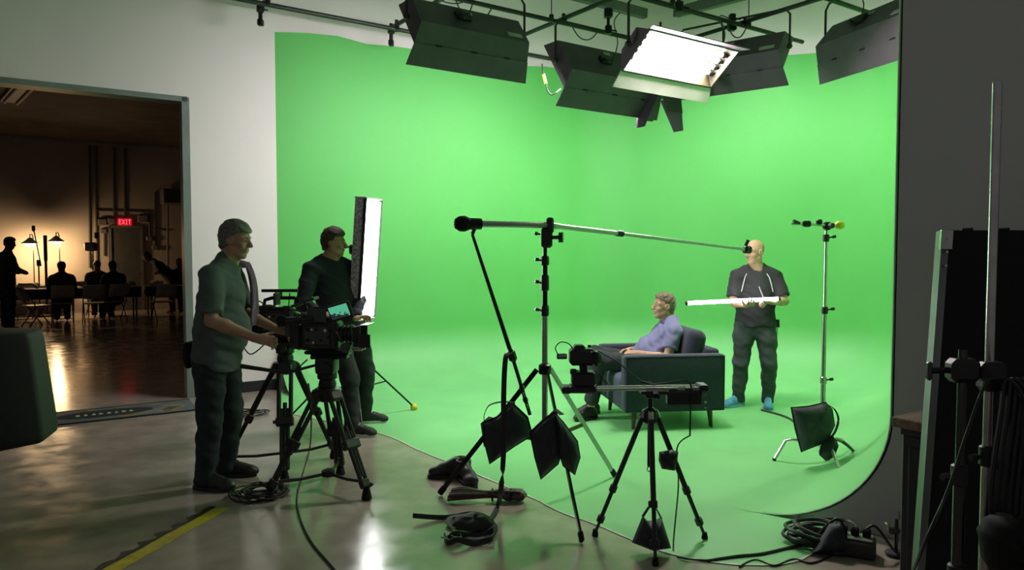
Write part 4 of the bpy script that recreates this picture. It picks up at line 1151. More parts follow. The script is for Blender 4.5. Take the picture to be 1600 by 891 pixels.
# ---- camera operator at the left
r0 = (-1.98, 4.95)
W = to_local(0, r0)
J = dict(pel=W(-1.995, 4.95, .93), wst=W(-1.980, 4.95, 1.08), chs=W(-1.955, 4.95, 1.27), nck=W(-1.915, 4.95, 1.475),
         shR=W(-1.950, 4.76, 1.415), shL=W(-1.950, 5.14, 1.415), elR=W(-1.925, 4.70, 1.135), elL=W(-1.890, 5.19, 1.14),
         wrR=W(-1.645, 4.735, 1.015), wrL=W(-1.630, 5.10, 1.035),
         hpR=W(-2.000, 4.85, .90), hpL=W(-2.000, 5.05, .90), knR=W(-1.995, 4.82, .49), knL=W(-1.955, 5.08, .49),
         anR=W(-2.035, 4.82, .085), anL=W(-2.000, 5.10, .085))
cl = dict(skin=SKIN, shirt=mat('olive_grey_tshirt', (0.085, 0.112, 0.105), 0.9, var=.12, scale=8, bump=.15, bscale=250), trousers=JEANS, hairm=HAIRG, shoes=SHOED, soles=SOLED,
          toeR=(1, -.18, 0), toeL=(1, .10, 0), hem=W(-1.990, 4.95, .80), sleeve=.82, bulk=1.04, belly=.08, ease=.026,
          handR=((.95, .05, -.18), (.1, .75, -.6), True, (38, 50, 35)), handL=((.95, -.10, -.2), (.1, -.7, -.6), False, (38, 50, 35)), seed=2,
          hairk=dict(line=(.062, -.080), thick=.009, top=.004, seed=4))
op, hi_ = person('man in olive grey T-shirt operating the cameras at left', (r0[0], r0[1], 0), 0, J, (W(-1.855, 4.95, 1.655), -4, -9), cl)
# towel over the far shoulder and waist pouch
TOWEL = mat('plaid_towel', (0.20, 0.13, 0.22), 0.95, var=.7, scale=16, bump=.3, bscale=120, stretch=(1, 1, .3))
tw = MB(); rows = []
for k in range(11):
    s = k / 10
    x = .06 + .125 * math.sin(min(1, s * 1.6) * PI / 2); z = 1.50 - .02 * s - max(0, s - .25) * .56
    rows.append([Vector((x + .012 * math.sin(j * 2.1 + k * .4), .10 + j * .022, z + .006 * j - (.03 * abs(j - 2) if k < 3 else 0) * .5)) for j in range(6)])
tw.sheet(rows); tow = tw.build('shoulder_towel', TOWEL, op, 70)
sm = tow.modifiers.new('solid', 'SOLIDIFY'); sm.thickness = .012
puff('waist_pouch', [Vector((-.17, y, z)) for y, z in ((-.12, .98), (.10, .98), (.12, .86), (.08, .80), (-.10, .80), (-.13, .86))], .10, RUBBER, op, world=False, seed=2)

# ---- assistant by the LED panel
rz = math.radians(-38); r0 = (-1.32, 6.45); W = to_local(rz, r0)
J = dict(pel=W(-1.47, 6.47, .94), wst=W(-1.52, 6.46, 1.09), chs=W(-1.57, 6.45, 1.28), nck=W(-1.585, 6.45, 1.485),
         shR=W(-1.73, 6.33, 1.425), shL=W(-1.44, 6.57, 1.425), elR=W(-1.77, 6.20, 1.14), elL=W(-1.36, 6.50, 1.15),
         wrR=W(-1.56, 6.08, 1.05), wrL=W(-1.33, 6.30, 1.01),
         hpR=W(-1.55, 6.40, .91), hpL=W(-1.41, 6.54, .91), knR=W(-1.40, 6.30, .50), knL=W(-1.33, 6.66, .50),
         anR=W(-1.37, 6.24, .085), anL=W(-1.36, 6.72, .085))
m3 = np.array(Matrix.Rotation(-rz, 3, 'Z'))
cl = dict(skin=SKIN, shirt=mat('black_long_sleeve', (0.022, 0.024, 0.034), 0.9, var=.15, scale=8, bump=.15, bscale=250), trousers=mat('black_jeans', (.014, .016, .018), .85, var=.2, scale=14), hairm=HAIRB, shoes=mat('black_canvas_shoe', (.02, .02, .02), .7), soles=SOLEW,
          toeR=m3 @ A(1, -.1, 0), toeL=m3 @ A(1, .15, 0), hem=W(-1.48, 6.47, .84), sleeve=2, ease=.020,
          handR=(m3 @ A(.9, .1, 0), m3 @ A(0, .5, -.8), True), handL=(m3 @ A(.5, .8, .1), m3 @ A(.5, .2, -.8), False), seed=5, head=.98,
          hairk=dict(line=(.066, -.070), thick=.010, top=.012, seed=7))
person('man in black long-sleeved top standing beside the LED panel', (r0[0], r0[1], 0), rz, J, (W(-1.555, 6.44, 1.655), 36, -2), cl)

# ---- man holding the light tube
rz = math.radians(-112); r0 = (2.458, 7.42); W = to_local(rz, r0)
J = dict(pel=W(2.46, 7.42, .87), wst=W(2.455, 7.41, 1.01), chs=W(2.455, 7.40, 1.19), nck=W(2.455, 7.41, 1.385),
         shR=W(2.275, 7.45, 1.325), shL=W(2.64, 7.38, 1.325), elR=W(2.215, 7.36, 1.075), elL=W(2.70, 7.28, 1.09),
         wrR=W(2.27, 7.12, 1.06), wrL=W(2.505, 7.10, 1.095),
         hpR=W(2.365, 7.45, .84), hpL=W(2.55, 7.40, .84), knR=W(2.325, 7.43, .46), knL=W(2.585, 7.36, .46),
         anR=W(2.315, 7.47, .085), anL=W(2.60, 7.42, .085))
m3 = np.array(Matrix.Rotation(-rz, 3, 'Z'))
TEE = mat('black_sport_tshirt', (0.022, 0.022, 0.027), 0.85, var=.15, scale=8, bump=.12, bscale=250)
BLUE = mat('bright_blue_trainer', (0.10, 0.32, 0.55), 0.6, var=.35, scale=40)
cl = dict(skin=SKINP, shirt=TEE, trousers=JEANG, hairm=mat('dark_brow', (.05, .035, .03), .6), hair=False, shoes=BLUE, soles=mat('pale_blue_sole', (.25, .45, .6), .6),
          toeR=m3 @ A(-.85, -.5, 0), toeL=m3 @ A(-.3, -1, 0), hem=W(2.46, 7.42, .83), sleeve=.80, ease=.020, tease=.010, bulk=.97,
          handR=(m3 @ A(.1, -.9, .1), m3 @ A(.2, .1, 1), True, (30, 45, 40)), handL=(m3 @ A(-.95, -.05, .12), m3 @ A(.1, -.25, -.9), False, (60, 55, 40), 1.0, 1.0, (.55, .2, .8)), seed=9, head=1.0)
man3, (c3, R3, sp3, fw3, sd3) = person('bald man in black sports T-shirt holding a lit tube', (r0[0], r0[1], 0), rz, J, (W(2.43, 7.38, 1.575), -38, -2), cl)
PIPING = mat('reflective_piping', (.55, .54, .55), .4)
for S in (1, -1):
    n0 = J['nck'] + sd3 * S * .085 + sp3 * -.005 + fw3 * .055
    pts = [n0, J['nck'] + sd3 * S * .115 - sp3 * .055 + fw3 * .100, J['nck'] + sd3 * S * .135 - sp3 * .13 + fw3 * .118, J['nck'] + sd3 * S * .15 - sp3 * .20 + fw3 * .115]
    MB().tube([Vector(p) for p in pts], .005, 6).build('shirt_piping', PIPING, man3)
MB().tube([Vector(J['chs'] + fw3 * .135 + sd3 * (.01 + .02 * k) + A(0, 0, .05 - .05 * k)) for k in range(4)], .005, 6).build('zip', PIPING, man3)
puff('hip_pouch', [Vector(W(2.655 + dx, 7.37, z)) for dx, z in ((-.03, .90), (.03, .90), (.035, .82), (-.03, .82))], .05, RUBBER, man3, world=False)
MB().tube([Vector(W(2.665, 7.36, .84)), Vector(W(2.655, 7.36, .65)), Vector(W(2.64, 7.37, .48))], .006, 6).build('hanging_cord', mat('grey_cord', (.35, .36, .35), .5), man3)
# the light tube in his hands
ta, tb = P(1071, 474, 7.10), P(1219, 467, 7.07)
t = thing('light_tube', 'glowing white light tube held by the bald man', 'light tube', ta)
dt = (tb - ta).normalized()
MB().cyl(ta + dt * .02, tb - dt * .02, .0185, n=14).build('tube', mat('light_tube_glow', (1, 1, 1), .4, emit=14, ecol=(1, .96, .98), var=0), t, world=True)
for a_, b_ in ((ta, ta + dt * .022), (tb - dt * .022, tb)): MB().cyl(a_, b_, .0205, n=14).build('end_cap', BLACKP, t, world=True)

# ---- seated man
rz = math.radians(187.6); r0 = (1.28, 6.95); W = to_local(rz, r0)
J = dict(pel=W(1.30, 6.96, .50), wst=W(1.355, 6.96, .62), chs=W(1.44, 6.96, .75), nck=W(1.485, 6.95, .90),
         shR=W(1.50, 7.14, .835), shL=W(1.50, 6.77, .835), elR=W(1.36, 7.20, .63), elL=W(1.42, 6.70, .60),
         wrR=W(1.14, 7.05, .635), wrL=W(1.17, 6.82, .635),
         hpR=W(1.29, 7.06, .48), hpL=W(1.29, 6.87, .48), knR=W(.80, 7.06, .60), knL=W(.80, 6.83, .58),
         anR=W(.79, 7.12, .10), anL=W(.745, 6.90, .10))
m3 = np.array(Matrix.Rotation(-rz, 3, 'Z'))
POLO = mat('lavender_polo', (0.20, 0.20, 0.36), 0.9, var=.10, scale=8, bump=.15, bscale=300)
cl = dict(skin=SKINP, shirt=POLO, trousers=mat('dark_grey_chinos', (.030, .034, .042), .85, var=.2, scale=14), hairm=HAIRL, shoes=SHOED, soles=SOLED,
          toeR=m3 @ A(-.8, -.6, 0), toeL=m3 @ A(-.75, -.65, 0), hem=W(1.27, 6.96, .50), sleeve=.62, ease=.018, cuff=-.075, bulk=.98, belly=.02,
          handR=(m3 @ A(-.9, -.35, -.05), m3 @ A(.1, -.4, -.9), True, (25, 30, 20)), handL=(m3 @ A(-.9, .35, .05), m3 @ A(.0, .3, -.95), False, (25, 30, 20)), seed=12,
          hairk=dict(line=(.074, -.075), thick=.007, top=0, seed=9))
sit, (c4, R4, sp4, fw4, sd4) = person('man in lavender polo shirt seated in the navy armchair', (r0[0], r0[1], 0), rz, J, (W(1.435, 6.95, 1.065), 4, 4), cl)
COLL = MB()
for S in (1, -1):
    n0 = J['nck'] + sp4 * .018
    a0, a1, a2 = n0 + fw4 * .075 + sd4 * S * .012, n0 + fw4 * .055 + sd4 * S * .065, n0 - fw4 * .04 + sd4 * S * .075
    b0, b1, b2 = a0 - sp4 * .05 + sd4 * S * .03 + fw4 * .012, a1 - sp4 * .045 + sd4 * S * .03 + fw4 * .01, a2 - sp4 * .04 + sd4 * S * .025
    o = MB().sheet([[Vector(x + sp4 * .012) for x in (a0, a1, a2)], [Vector(x) for x in (b0, b1, b2)]]).build('collar', mat('polo_collar', (.11, .11, .20), .9), sit)
    o.modifiers.new('solid', 'SOLIDIFY').thickness = .008

# ================================================================== ARMCHAIR
rz = math.radians(187.6)
t = thing('armchair', 'navy blue upholstered armchair with tapered wooden legs', 'armchair', (1.385, 6.93, 0), rz)
CH = lambda nm, c, s, bev, m=NAVY: MB().box(c, s, bev=bev, seg=3).build(nm, m, t, 50)
D, Wd, ARM, BZ, TZ = .93, .94, .13, .157, .665
for sy in (1, -1):
    CH('armrest', (0, sy * (Wd / 2 - ARM / 2), (BZ + TZ) / 2), (D, ARM, TZ - BZ), .028)
    e = sy * (Wd / 2 - ARM / 2); y = Wd / 2 * sy
    a, b = D / 2 - .012, (BZ + .012, TZ - .012)
    MB().tube([(-a, y, b[0]), (a, y, b[0]), (a, y, b[1]), (-a, y, b[1])], .005, 6, closed=True).build('piping', NAVY, t)
CH('backrest', (-D / 2 + .085, 0, (BZ + .70) / 2), (.16, Wd - 2 * ARM + .02, .70 - BZ), .03)
CH('seat_base', (.06, 0, BZ + .08), (D - .14, Wd - 2 * ARM + .01, .16), .02)
cu = MB().box((.09, 0, .385), (.74, Wd - 2 * ARM - .01, .17), bev=.06, seg=4); cu.build('seat_cushion', mat('navy_upholstery_lit', (.05, .062, .12), .9, var=.15, scale=50, bump=.25, bscale=350, sheen=.25), t, 60)  # same upholstery in a lighter navy: light on the seat painted in
q = Matrix.Translation((-.235, 0, .64)) @ Matrix.Rotation(math.radians(-11), 4, 'Y')
MB(q).box((0, 0, 0), (.19, Wd - 2 * ARM - .02, .46), bev=.075, seg=5).build('back_cushion', NAVY, t, 60)
for sx in (1, -1):
    for sy in (1, -1):
        x, y = sx * (D / 2 - .115), sy * (Wd / 2 - .085)
        MB().cyl((x, y, BZ + .01), (x + sx * .012, y + sy * .012, 0), .026, .016, 12).build('leg', DKWOOD, t)

# ================================================================== SLIDER TRIPOD
sb = Vector((.742, 3.92, 0))
t = thing('photo_tripod', 'slim black tripod carrying the camera slider in front', 'tripod', sb)
ap = sb + UP * .70
MB().lathe([(.022, -.05), (.034, -.04), (.036, .0), (.03, .03), (.018, .04)], mtx(ap), 14).build('shoulder', BLACKM, t, world=True)
MB().cyl(sb + UP * .42, sb + UP * .80, .0135, n=12).build('centre_column', BLACKM, t, world=True)
MB().tube([sb + UP * .42 + Vector((.014 * math.cos(a), 0, -.016 + .014 * math.sin(a))) for a in [2 * PI * j / 10 for j in range(10)]], .003, 5, closed=True).build('weight_hook', STEEL, t, world=True)
for i, f in enumerate([G(930, 838), G(1101, 843), G(1024, 884)]):
    d = f - sb; d.z = 0; d.normalize()
    a = ap + d * .035; b = f + UP * .02; s = d.cross(UP)
    x, y, z = frame_of(b - a)
    MB(mtx(a, x, y, z)).box((0, 0, 0), (.03, .035, .05), bev=.008).build('leg_hinge', STEEL, t, world=True)
    k1, k2 = hits(a, b, .62), hits(a, b, .88)
    MB().cyl(a, k1, .0145, n=10).build('upper_leg', BLACKP, t, world=True)
    MB().cyl(k1, k2, .0115, n=10).build('middle_leg', BLACKP, t, world=True)
    MB().cyl(k2, b, .0085, n=10).build('lower_leg', BLACKP, t, world=True)
    for k in (k1, k2):
        MB().cyl(k - z * .018, k + z * .018, .021, n=10).build('leg_lock', DKPLAST, t, world=True)
        MB(mtx(k + s * .02, x, y, z)).box((0, 0, 0), (.014, .02, .034), bev=.004).build('lock_lever', DKPLAST, t, world=True)
    MB().lathe([(.016, -.02), (.018, -.01), (.012, .02)], mtx(b), 10).build('foot', RUBBER, t, world=True)
MB().lathe([(.02, 0), (.03, .005), (.03, .02), (.022, .03)], mtx(sb + UP * .79), 14).build('head', DKPLAST, t, world=True)
knob('pan_knob', sb + UP * .80 + Vector((.02, 0, 0)), (.6, -.8, 0), t)
# the slider
sa, se = P(884, 608, 3.93), P(1097, 605, 3.93)
t = thing('camera_slider', 'aluminium camera slider lying across the slim tripod', 'slider', (sa + se) / 2)
for dy, dz in ((-.03, 0), (.03, 0)):
    MB().cyl(sa + Vector((.03, dy, dz)), se + Vector((-.03, dy, dz)), .0085, n=10).build('rail', ALU, t, world=True)
for e in (sa, se):
    MB().box(tuple(e), (.05, .11, .035), bev=.006).build('end_block', BLACKP, t, world=True)
c = P(1023, 606, 3.93)
MB().box(tuple(c + Vector((0, 0, -.022))), (.16, .09, .018), bev=.004).build('mounting_plate', BLACKP, t, world=True)
MB().box(tuple(c + Vector((.0, -.05, .0))), (.115, .012, .022), bev=.003).build('rail_clamp', ALU, t, world=True)
MB().box(tuple(c + Vector((-.005, -.057, -.012))), (.03, .012, .02), bev=.003).build('clamp_screw', SILV, t, world=True)
MB().box(tuple(se + Vector((-.10, -.02, -.052))), (.19, .07, .085), bev=.012).build('motor_box', BLACKP, t, world=True)
MB().box(tuple(P(1065, 607, 3.87)), (.04, .01, .018), bev=.003).build('belt_clip', SILV, t, world=True)
for dz in (-.01, -.05, -.08): MB().cyl(se + Vector((0.0, -.06, dz - .02)), se + Vector((.006, -.068, dz - .02)), .004, n=6).build('indicator_screw', SILV, t, world=True)
MB().tube(spline([P(1000, 596, 3.86), P(1018, 601, 3.84), P(1045, 598, 3.82), P(1070, 595, 3.84), P(1080, 604, 3.86), P(1079, 640, 3.86), P(1078, 680, 3.85)], 6), .0045, 6).build('control_cable', CABLE, t, world=True)
# camera on the slider's left end
cc = P(910, 596, 3.93)
t = thing('slider_camera', 'small black camera riding at the left end of the slider', 'camera', cc)
Bx = lambda nm, p, s, m=CAMB, b=.008: MB().box(tuple(p), s, bev=b).build(nm, m, t, world=True)
Bx('carriage', P(910, 607, 3.93), (.145, .12, .035), BLACKP)
Bx('motor_head', P(911, 591, 3.92), (.125, .11, .075), DKPLAST, .01)
Bx('motor_side', P(896, 581, 3.86), (.035, .03, .03), DKPLAST, .006)
MB().cyl(P(912, 582, 3.92), P(911, 570, 3.92), .022, n=12).build('ball_head', DKPLAST, t, world=True)
Bx('body', P(909, 557, 3.92), (.135, .11, .088), CAMB, .014)
Bx('grip', P(932, 560, 3.90), (.045, .10, .075), CAMB, .016)
Bx('viewfinder_hump', P(905, 543, 3.92), (.06, .08, .03), CAMB, .01)
MB().lathe([(.036, 0), (.038, .03), (.041, .04), (.041, .075), (.036, .08), (0, .078)], mtx(P(908, 557, 3.975), Vector((1, 0, 0)), Vector((0, 0, -1)), Vector((0, 1, 0))), 20).build('lens', CAMB, t, world=True)
Bx('side_monitor', P(878, 557, 3.90), (.055, .012, .030), CAMG, .004)
Bx('monitor_face', P(879, 556, 3.886), (.045, .008, .016), mat('pale_grey_plastic', (.42, .44, .46), .4), .002)
MB().tube(spline([P(896, 546, 3.90), P(888, 537, 3.88), P(876, 535, 3.88), P(868, 543, 3.88), P(872, 553, 3.88), P(882, 553, 3.89)], 6), .003, 6).build('monitor_cable', CABLE, t, world=True)
MB().cyl(P(921, 543, 3.90), P(921, 539, 3.90), .010, n=10).build('mode_dial', DKPLAST, t, world=True)
MB().tube(spline([P(934, 548, 3.88), P(965, 566, 3.84), P(985, 583, 3.83), P(1003, 596, 3.84), P(1018, 598, 3.86)], 6), .0035, 6).build('shutter_cable', CABLE, t, world=True)
MB().tube(spline([P(930, 580, 3.86), P(940, 588, 3.85), P(936, 600, 3.86), P(928, 606, 3.87)], 5), .0035, 6).build('motor_cable', CABLE, t, world=True)
for p in ((924, 550), (928, 583), (931, 602)): MB().cyl(P(*p, 3.862), P(*p, 3.852), .005, n=8).build('button', SILV, t, world=True)
# pouch on the tripod's leg, weight bag under it
o = puff('accessory_pouch', px([(1030, 706), (1050, 703), (1060, 706), (1058, 722), (1054, 736), (1034, 733), (1029, 720)], 3.90), .09, CANVAS, None, seed=4, dent=.1); tag(o, 'small black pouch strapped to the slim tripod\'s right leg', 'pouch')
t = thing('weight_bag', 'small black weight bag hanging under the slim tripod', 'bag', P(1018, 830, 3.78))
puff('bag', px([(1004, 806), (1012, 815), (1028, 815), (1034, 810), (1049, 857), (1020, 861), (987, 848)], 3.78), .12, CANVAS, t, seed=6, dent=.08)
band('strap', [P(1004, 808, 3.79), P(1013, 794, 3.80), P(1018, 790, 3.80), P(1026, 796, 3.80), P(1034, 812, 3.79)], .02, .004, RUBBER, t)
# thin loop of cable from the slider to the armchair
o = MB().tube(spline([P(1079, 680, 3.85), P(1058, 700, 3.9), P(1060, 760, 4.0), G(1052, 858, .01), G(1065, 872, .008), G(1110, 876, .008)], 6), .004, 6).build('slider_cable', CABLE); tag(o, 'thin cable dropping from the slider down to the floor', 'cable')

# ================================================================== C-STAND ON THE RIGHT OF THE STAGE
cb = Vector((2.30, 5.40, 0))
t = thing('c_stand', 'chrome C-stand with a short crossbar and sandbag on the green floor', 'light stand', cb)
MB().cyl(cb + UP * .12, cb + UP * .62, .0175, n=12).build('lower_column', STEEL, t, world=True)
MB().cyl(cb + UP * .60, cb + UP * 1.14, .015, n=12).build('middle_column', STEEL, t, world=True)
MB().cyl(cb + UP * 1.12, cb + UP * 1.76, .012, n=12).build('upper_column', STEEL, t, world=True)
for z in (.60, 1.12, 1.65):
    MB().lathe([(.018, 0), (.023, .006), (.023, .05), (.016, .055)], mtx(cb + UP * z), 12).build('collar', DKPLAST if z > 1 else STEEL, t, world=True)
    knob('collar_knob', cb + UP * (z + .03) + Vector((.02, 0, 0)), (1, -.2, .2), t, .012, .05)
for (kpx, f) in (((1232, 695), G(1210, 721)), ((1308, 690), G(1319, 756)), ((1332, 687), G(1344, 716))):
    d = f - cb; d.z = 0; L = d.length; d.normalize(); k = cb + d * (L * (.72 if f.x < 2.1 else .45)) + UP * .175
    MB().tube([cb + UP * .165, k - d * .03, k + d * .015 - UP * .012, f + UP * .012], .012, 10).build('leg', STEEL, t, world=True)
    MB().cyl(f + UP * .025, f + UP * .002, .014, n=10).build('foot', RUBBER, t, world=True)
MB().lathe([(.022, 0), (.03, .01), (.03, .08), (.02, .09)], mtx(cb + UP * .13), 12).build('leg_collar', STEEL, t, world=True)
h0 = cb + UP * 1.765
MB().cyl(P(1237, 350, 5.38), P(1318, 353, 5.38), .0095, n=10).build('crossbar', STEEL, t, world=True)
MB(mtx(h0)).box((0, -.01, 0), (.055, .05, .06), bev=.012).build('grip_head', BLACKM, t, world=True)
knob('grip_knob', h0 + Vector((.0, -.03, .0)), (.3, -1, 0), t, .022, .05)
MB().ball(tuple(P(1312, 352, 5.36)), .036, 12, sq=(1, 1, .9)).build('yellow_safety_cap', YELLOW, t, world=True)
MB(mtx(P(1260, 350, 5.38))).box((0, 0, 0), (.06, .045, .045), bev=.01).build('bar_clamp', BLACKM, t, world=True)
MB(mtx(P(1280, 347, 5.38))).box((0, 0, 0), (.04, .04, .04), bev=.01).build('small_clamp', DKPLAST, t, world=True)
MB().cyl(P(1249, 349, 5.38), P(1240, 345, 5.36), .012, n=8).build('bar_knob', DKPLAST, t, world=True)
sandbag('big dark sandbag hung on the C-stand', [px([(1236, 637), (1264, 635), (1290, 629), (1300, 640), (1304, 665), (1292, 690), (1252, 706), (1243, 672)], 5.30), px([(1286, 690), (1300, 680), (1308, 692), (1303, 712), (1291, 720), (1281, 711)], 5.26)],
        spline([P(1292, 632, 5.34), P(1304, 640, 5.34), P(1310, 655, 5.34), P(1306, 672, 5.34), P(1300, 682, 5.34)], 4), 'sandbag on the C-stand', thick=.16, seed=11)

# ================================================================== FLOOR THINGS
# pair of dark boots lying near the stage edge
BOOT = mat('worn_black_boot', (0.016, 0.015, 0.014), 0.55, var=.25, scale=18, bump=.2, bscale=60)
def boot(label, g, ang, roll, group):
    t = thing('boot', label, 'shoe', (g.x, g.y, 0), ang, group)
    v = Vol((-.20, -.10, -.01), (.20, .10, .16), .007)
    v.cone((-.07, 0, .06), (.07, 0, .045), .048, .044, .03, flat=((0, 1, 0), .9)); v.ell((.10, 0, .045), (.065, .046, .04), None, .02)
    v.cone((-.075, 0, .06), (-.07, 0, .125), .050, .052, .02); v.ell((-.07, 0, .15), (.040, .036, .06), None, .008, 'sub')
    v.cone((-.02, 0, .10), (.05, 0, .075), .036, .03, .03); v.plane((0, 0, .014), (0, 0, -1)); v.plane((0, 0, .142), (0, 0, 1)); v.folds(.003, 60, roll)
    v.build('upper', BOOT, t)
    out = [(.025 + .145 * math.cos(2 * PI * k / 24), .05 * math.copysign(abs(math.sin(2 * PI * k / 24)) ** .8, math.sin(2 * PI * k / 24))) for k in range(24)]
    MB().prism(out, .024).build('sole', SOLED, t)
    for k in range(3): MB().tube([(.0 + .03 * k, -.03, .105 - .02 * k), (.01 + .03 * k, 0, .118 - .02 * k), (.0 + .03 * k, .03, .105 - .02 * k)], .004, 5).build('lace', RUBBER, t)
g = G(706, 746); boot('worn black boot with its toe pointing left by the stage edge', g, math.radians(185), 1, 'boots by the stage edge')
g = G(729, 754); boot('worn black boot with its toe toward the camera by the stage edge', g, math.radians(-68), 4, 'boots by the stage edge')
# long bundle of looped cable
t = thing('cable_bundle', 'long tied bundle of looped black cable on the stage edge', 'cable', G(758, 780))
BROWN = mat('dark_brown_cable', (.075, .048, .042), .5, var=.3, scale=30)
pa, pb = G(694, 776, .03), G(824, 776, .03)
ax = (pb - pa).normalized(); sd = Vector((-ax.y, ax.x, 0))
rnd = random.Random(4)
for k in range(11):
    o1, o2 = rnd.uniform(-.05, .05), rnd.uniform(-.045, .045); z1 = rnd.uniform(.012, .07)
    pts = [pa + ax * (.02 + .03 * rnd.random()) + sd * o1 + UP * (z1 - .03), pa + ax * .12 + sd * (o1 * 1.2) + UP * (z1 - .02), pa.lerp(pb, .5) + sd * (o1 * .35) + UP * (z1 * .6 - .01), pb - ax * .15 + sd * o2 * .9 + UP * (z1 - .025), pb - ax * (.02 + .04 * rnd.random()) + sd * o2 + UP * (z1 - .03)]
    MB().tube(spline([Vector((p.x, p.y, max(.009, p.z))) for p in pts], 5), .009, 6).build('cable_loop', BROWN, t, world=True)
for s in (.58, .80): 
    c = pa.lerp(pb, s)
    MB().tube([c + sd * .05 * math.cos(a) + UP * (.012 + .032 * math.sin(a)) for a in [2 * PI * j / 12 for j in range(12)]], .007, 6, closed=True).build('tie', RUBBER, t, world=True)
puff('bundle_end', [pb + ax * x + sd * y + UP * .01 for x, y in ((-.16, -.045), (-.02, -.05), (.0, 0), (-.02, .05), (-.16, .045))], .07, BROWN, t, seed=3, dent=.25)
# loose cables
def cable(label, pts, r=.006, m=CABLE, n=6, nm='floor_cable', grp=None):
    o = MB().tube(spline(pts, n), r, 7).build(nm, m); tag(o, label, 'cable', grp); return o
cable('thin cable curving across the floor from the front tripod', [P(482, 600, 4.82), P(486, 640, 4.72), G(484, 700, .05), G(466, 765, .006), G(466, 800, .006), G(485, 845, .006), G(525, 893, .006), G(560, 940, .006)], .006)
cable('grey cable running from the C-stand to the cable heap', [G(1190, 641, .01), G(1235, 655, .012), G(1270, 690, .012), P(1310, 688, 5.35), P(1342, 715, 5.4), G(1345, 735, .01), G(1318, 757, .01), G(1285, 778, .01), G(1258, 800, .01), G(1247, 815, .01), G(1252, 830, .012), G(1275, 845, .02)], .011, mat('grey_green_cable', (.05, .055, .05), .5))
cable('dark cable creeping along the floor edge at bottom right', [G(1105, 877, .006), G(1150, 870, .008), G(1190, 866, .008), G(1230, 857, .008), G(1262, 850, .02)], .009)
cable('thin black cable winding under the cable heap', [G(1155, 886, .005), G(1180, 875, .005), G(1210, 884, .005), G(1240, 874, .005), G(1268, 880, .005), G(1300, 868, .005)], .005)
rnd = random.Random(11)
def heap(label, c, rx, ry, n, r, lo=.01, hi=.07):
    t = thing('cable_heap', label, 'cable', (c.x, c.y, 0))
    for k in range(n):
        pts = []; a0 = rnd.random() * 6.3; ex, ey = rx * rnd.uniform(.55, 1), ry * rnd.uniform(.55, 1); ox, oy = rnd.uniform(-.25, .25) * rx, rnd.uniform(-.25, .25) * ry
        z = lo + (hi - lo) * k / n
        for j in range(9):
            a = a0 + 2 * PI * j / 9
            pts.append(Vector((c.x + ox + ex * math.cos(a) * rnd.uniform(.9, 1.1), c.y + oy + ey * math.sin(a) * rnd.uniform(.9, 1.1), z + .012 * math.sin(a * 2 + k))))
        MB().tube(spline(pts, 4, True), r, 6, closed=True).build('cable_loop', CABLE, t, world=True)
    return t
heap('heap of coiled black cables at the end of the stage', G(1284, 848), .20, .15, 9, .010, .012, .09)
heap('tangle of thin cables beside the operator\'s shoes', G(405, 775), .17, .16, 11, .0055, .008, .05)
heap('loose coil of cable by the wall behind the operator', G(382, 648), .20, .16, 4, .007, .01, .03)
# power box and its plugs
g = G(1335, 866)
t = thing('power_box', 'black power box with plugs beside the cable heap', 'power box', (g.x, g.y, 0), math.radians(-28))
MB().box((0, 0, .045), (.20, .13, .085), bev=.010).build('box', BLACKP, t)
MB().box((0, 0, .094), (.17, .10, .008), bev=.002).build('top_plate', mat('grey_box_lid', (.20, .20, .20), .4), t)
for k in range(3): MB().box((-.055 + .055 * k, .01, .118), (.04, .035, .045), bev=.008).build('plug', RUBBER, t)
MB().tube(spline([(-.055, .01, .14), (-.09, .0, .17), (-.16, -.02, .10), (-.2, -.05, .02)], 5), .007, 6).build('plug_cable', CABLE, t)
MB().tube(spline([(.055, .01, .14), (.10, .03, .15), (.20, .02, .03), (.30, .0, .01)], 5), .007, 6).build('plug_cable', CABLE, t)
g = G(1300, 868)
o = puff('black_pouch', [Vector((g.x + x, g.y + y * .4, .08 + z)) for x, y, z in ((-.11, 0, -.07), (.0, .1, .07), (.06, .1, .08), (.12, 0, -.07))], .10, CANVAS, None, seed=9, dent=.15); tag(o, 'small black pouch leaning on the cable heap', 'pouch')
# yellow floor tape
TAPE = mat('yellow_floor_tape', (0.50, 0.40, 0.03), 0.5, var=.25, scale=20)
pa, pb = G(350, 793), G(150, 905); d = (pb - pa).normalized(); n_ = Vector((-d.y, d.x, 0))
rows = [[], []]
for k in range(25):
    p = pa.lerp(pb, k / 24); rows[0].append(p + n_ * (.045 + .002 * math.sin(k * 2.1)) + UP * .002); rows[1].append(p - n_ * (.045 + .004 * math.sin(k * 1.3) * math.sin(k * .7)) + UP * .002)
o = MB().sheet(rows).build('floor_tape', TAPE, smooth=0); tag(o, 'worn yellow tape line running across the concrete floor', 'tape')
rows2 = [[p - n_ * .003 - UP * .0008 for p in rows[1]], [p - n_ * (.05 + .02 * math.sin(i * 1.9) + .012 * math.sin(i * 4.1)) - UP * .0008 for i, p in enumerate(rows[1])]]  # ragged black strip along one side of the tape
o = MB().sheet(rows2).build('ragged_strip', mat('ragged_strip_black', (.018, .018, .018), .5), smooth=0); tag(o, 'ragged black strip along the yellow tape line', 'tape')
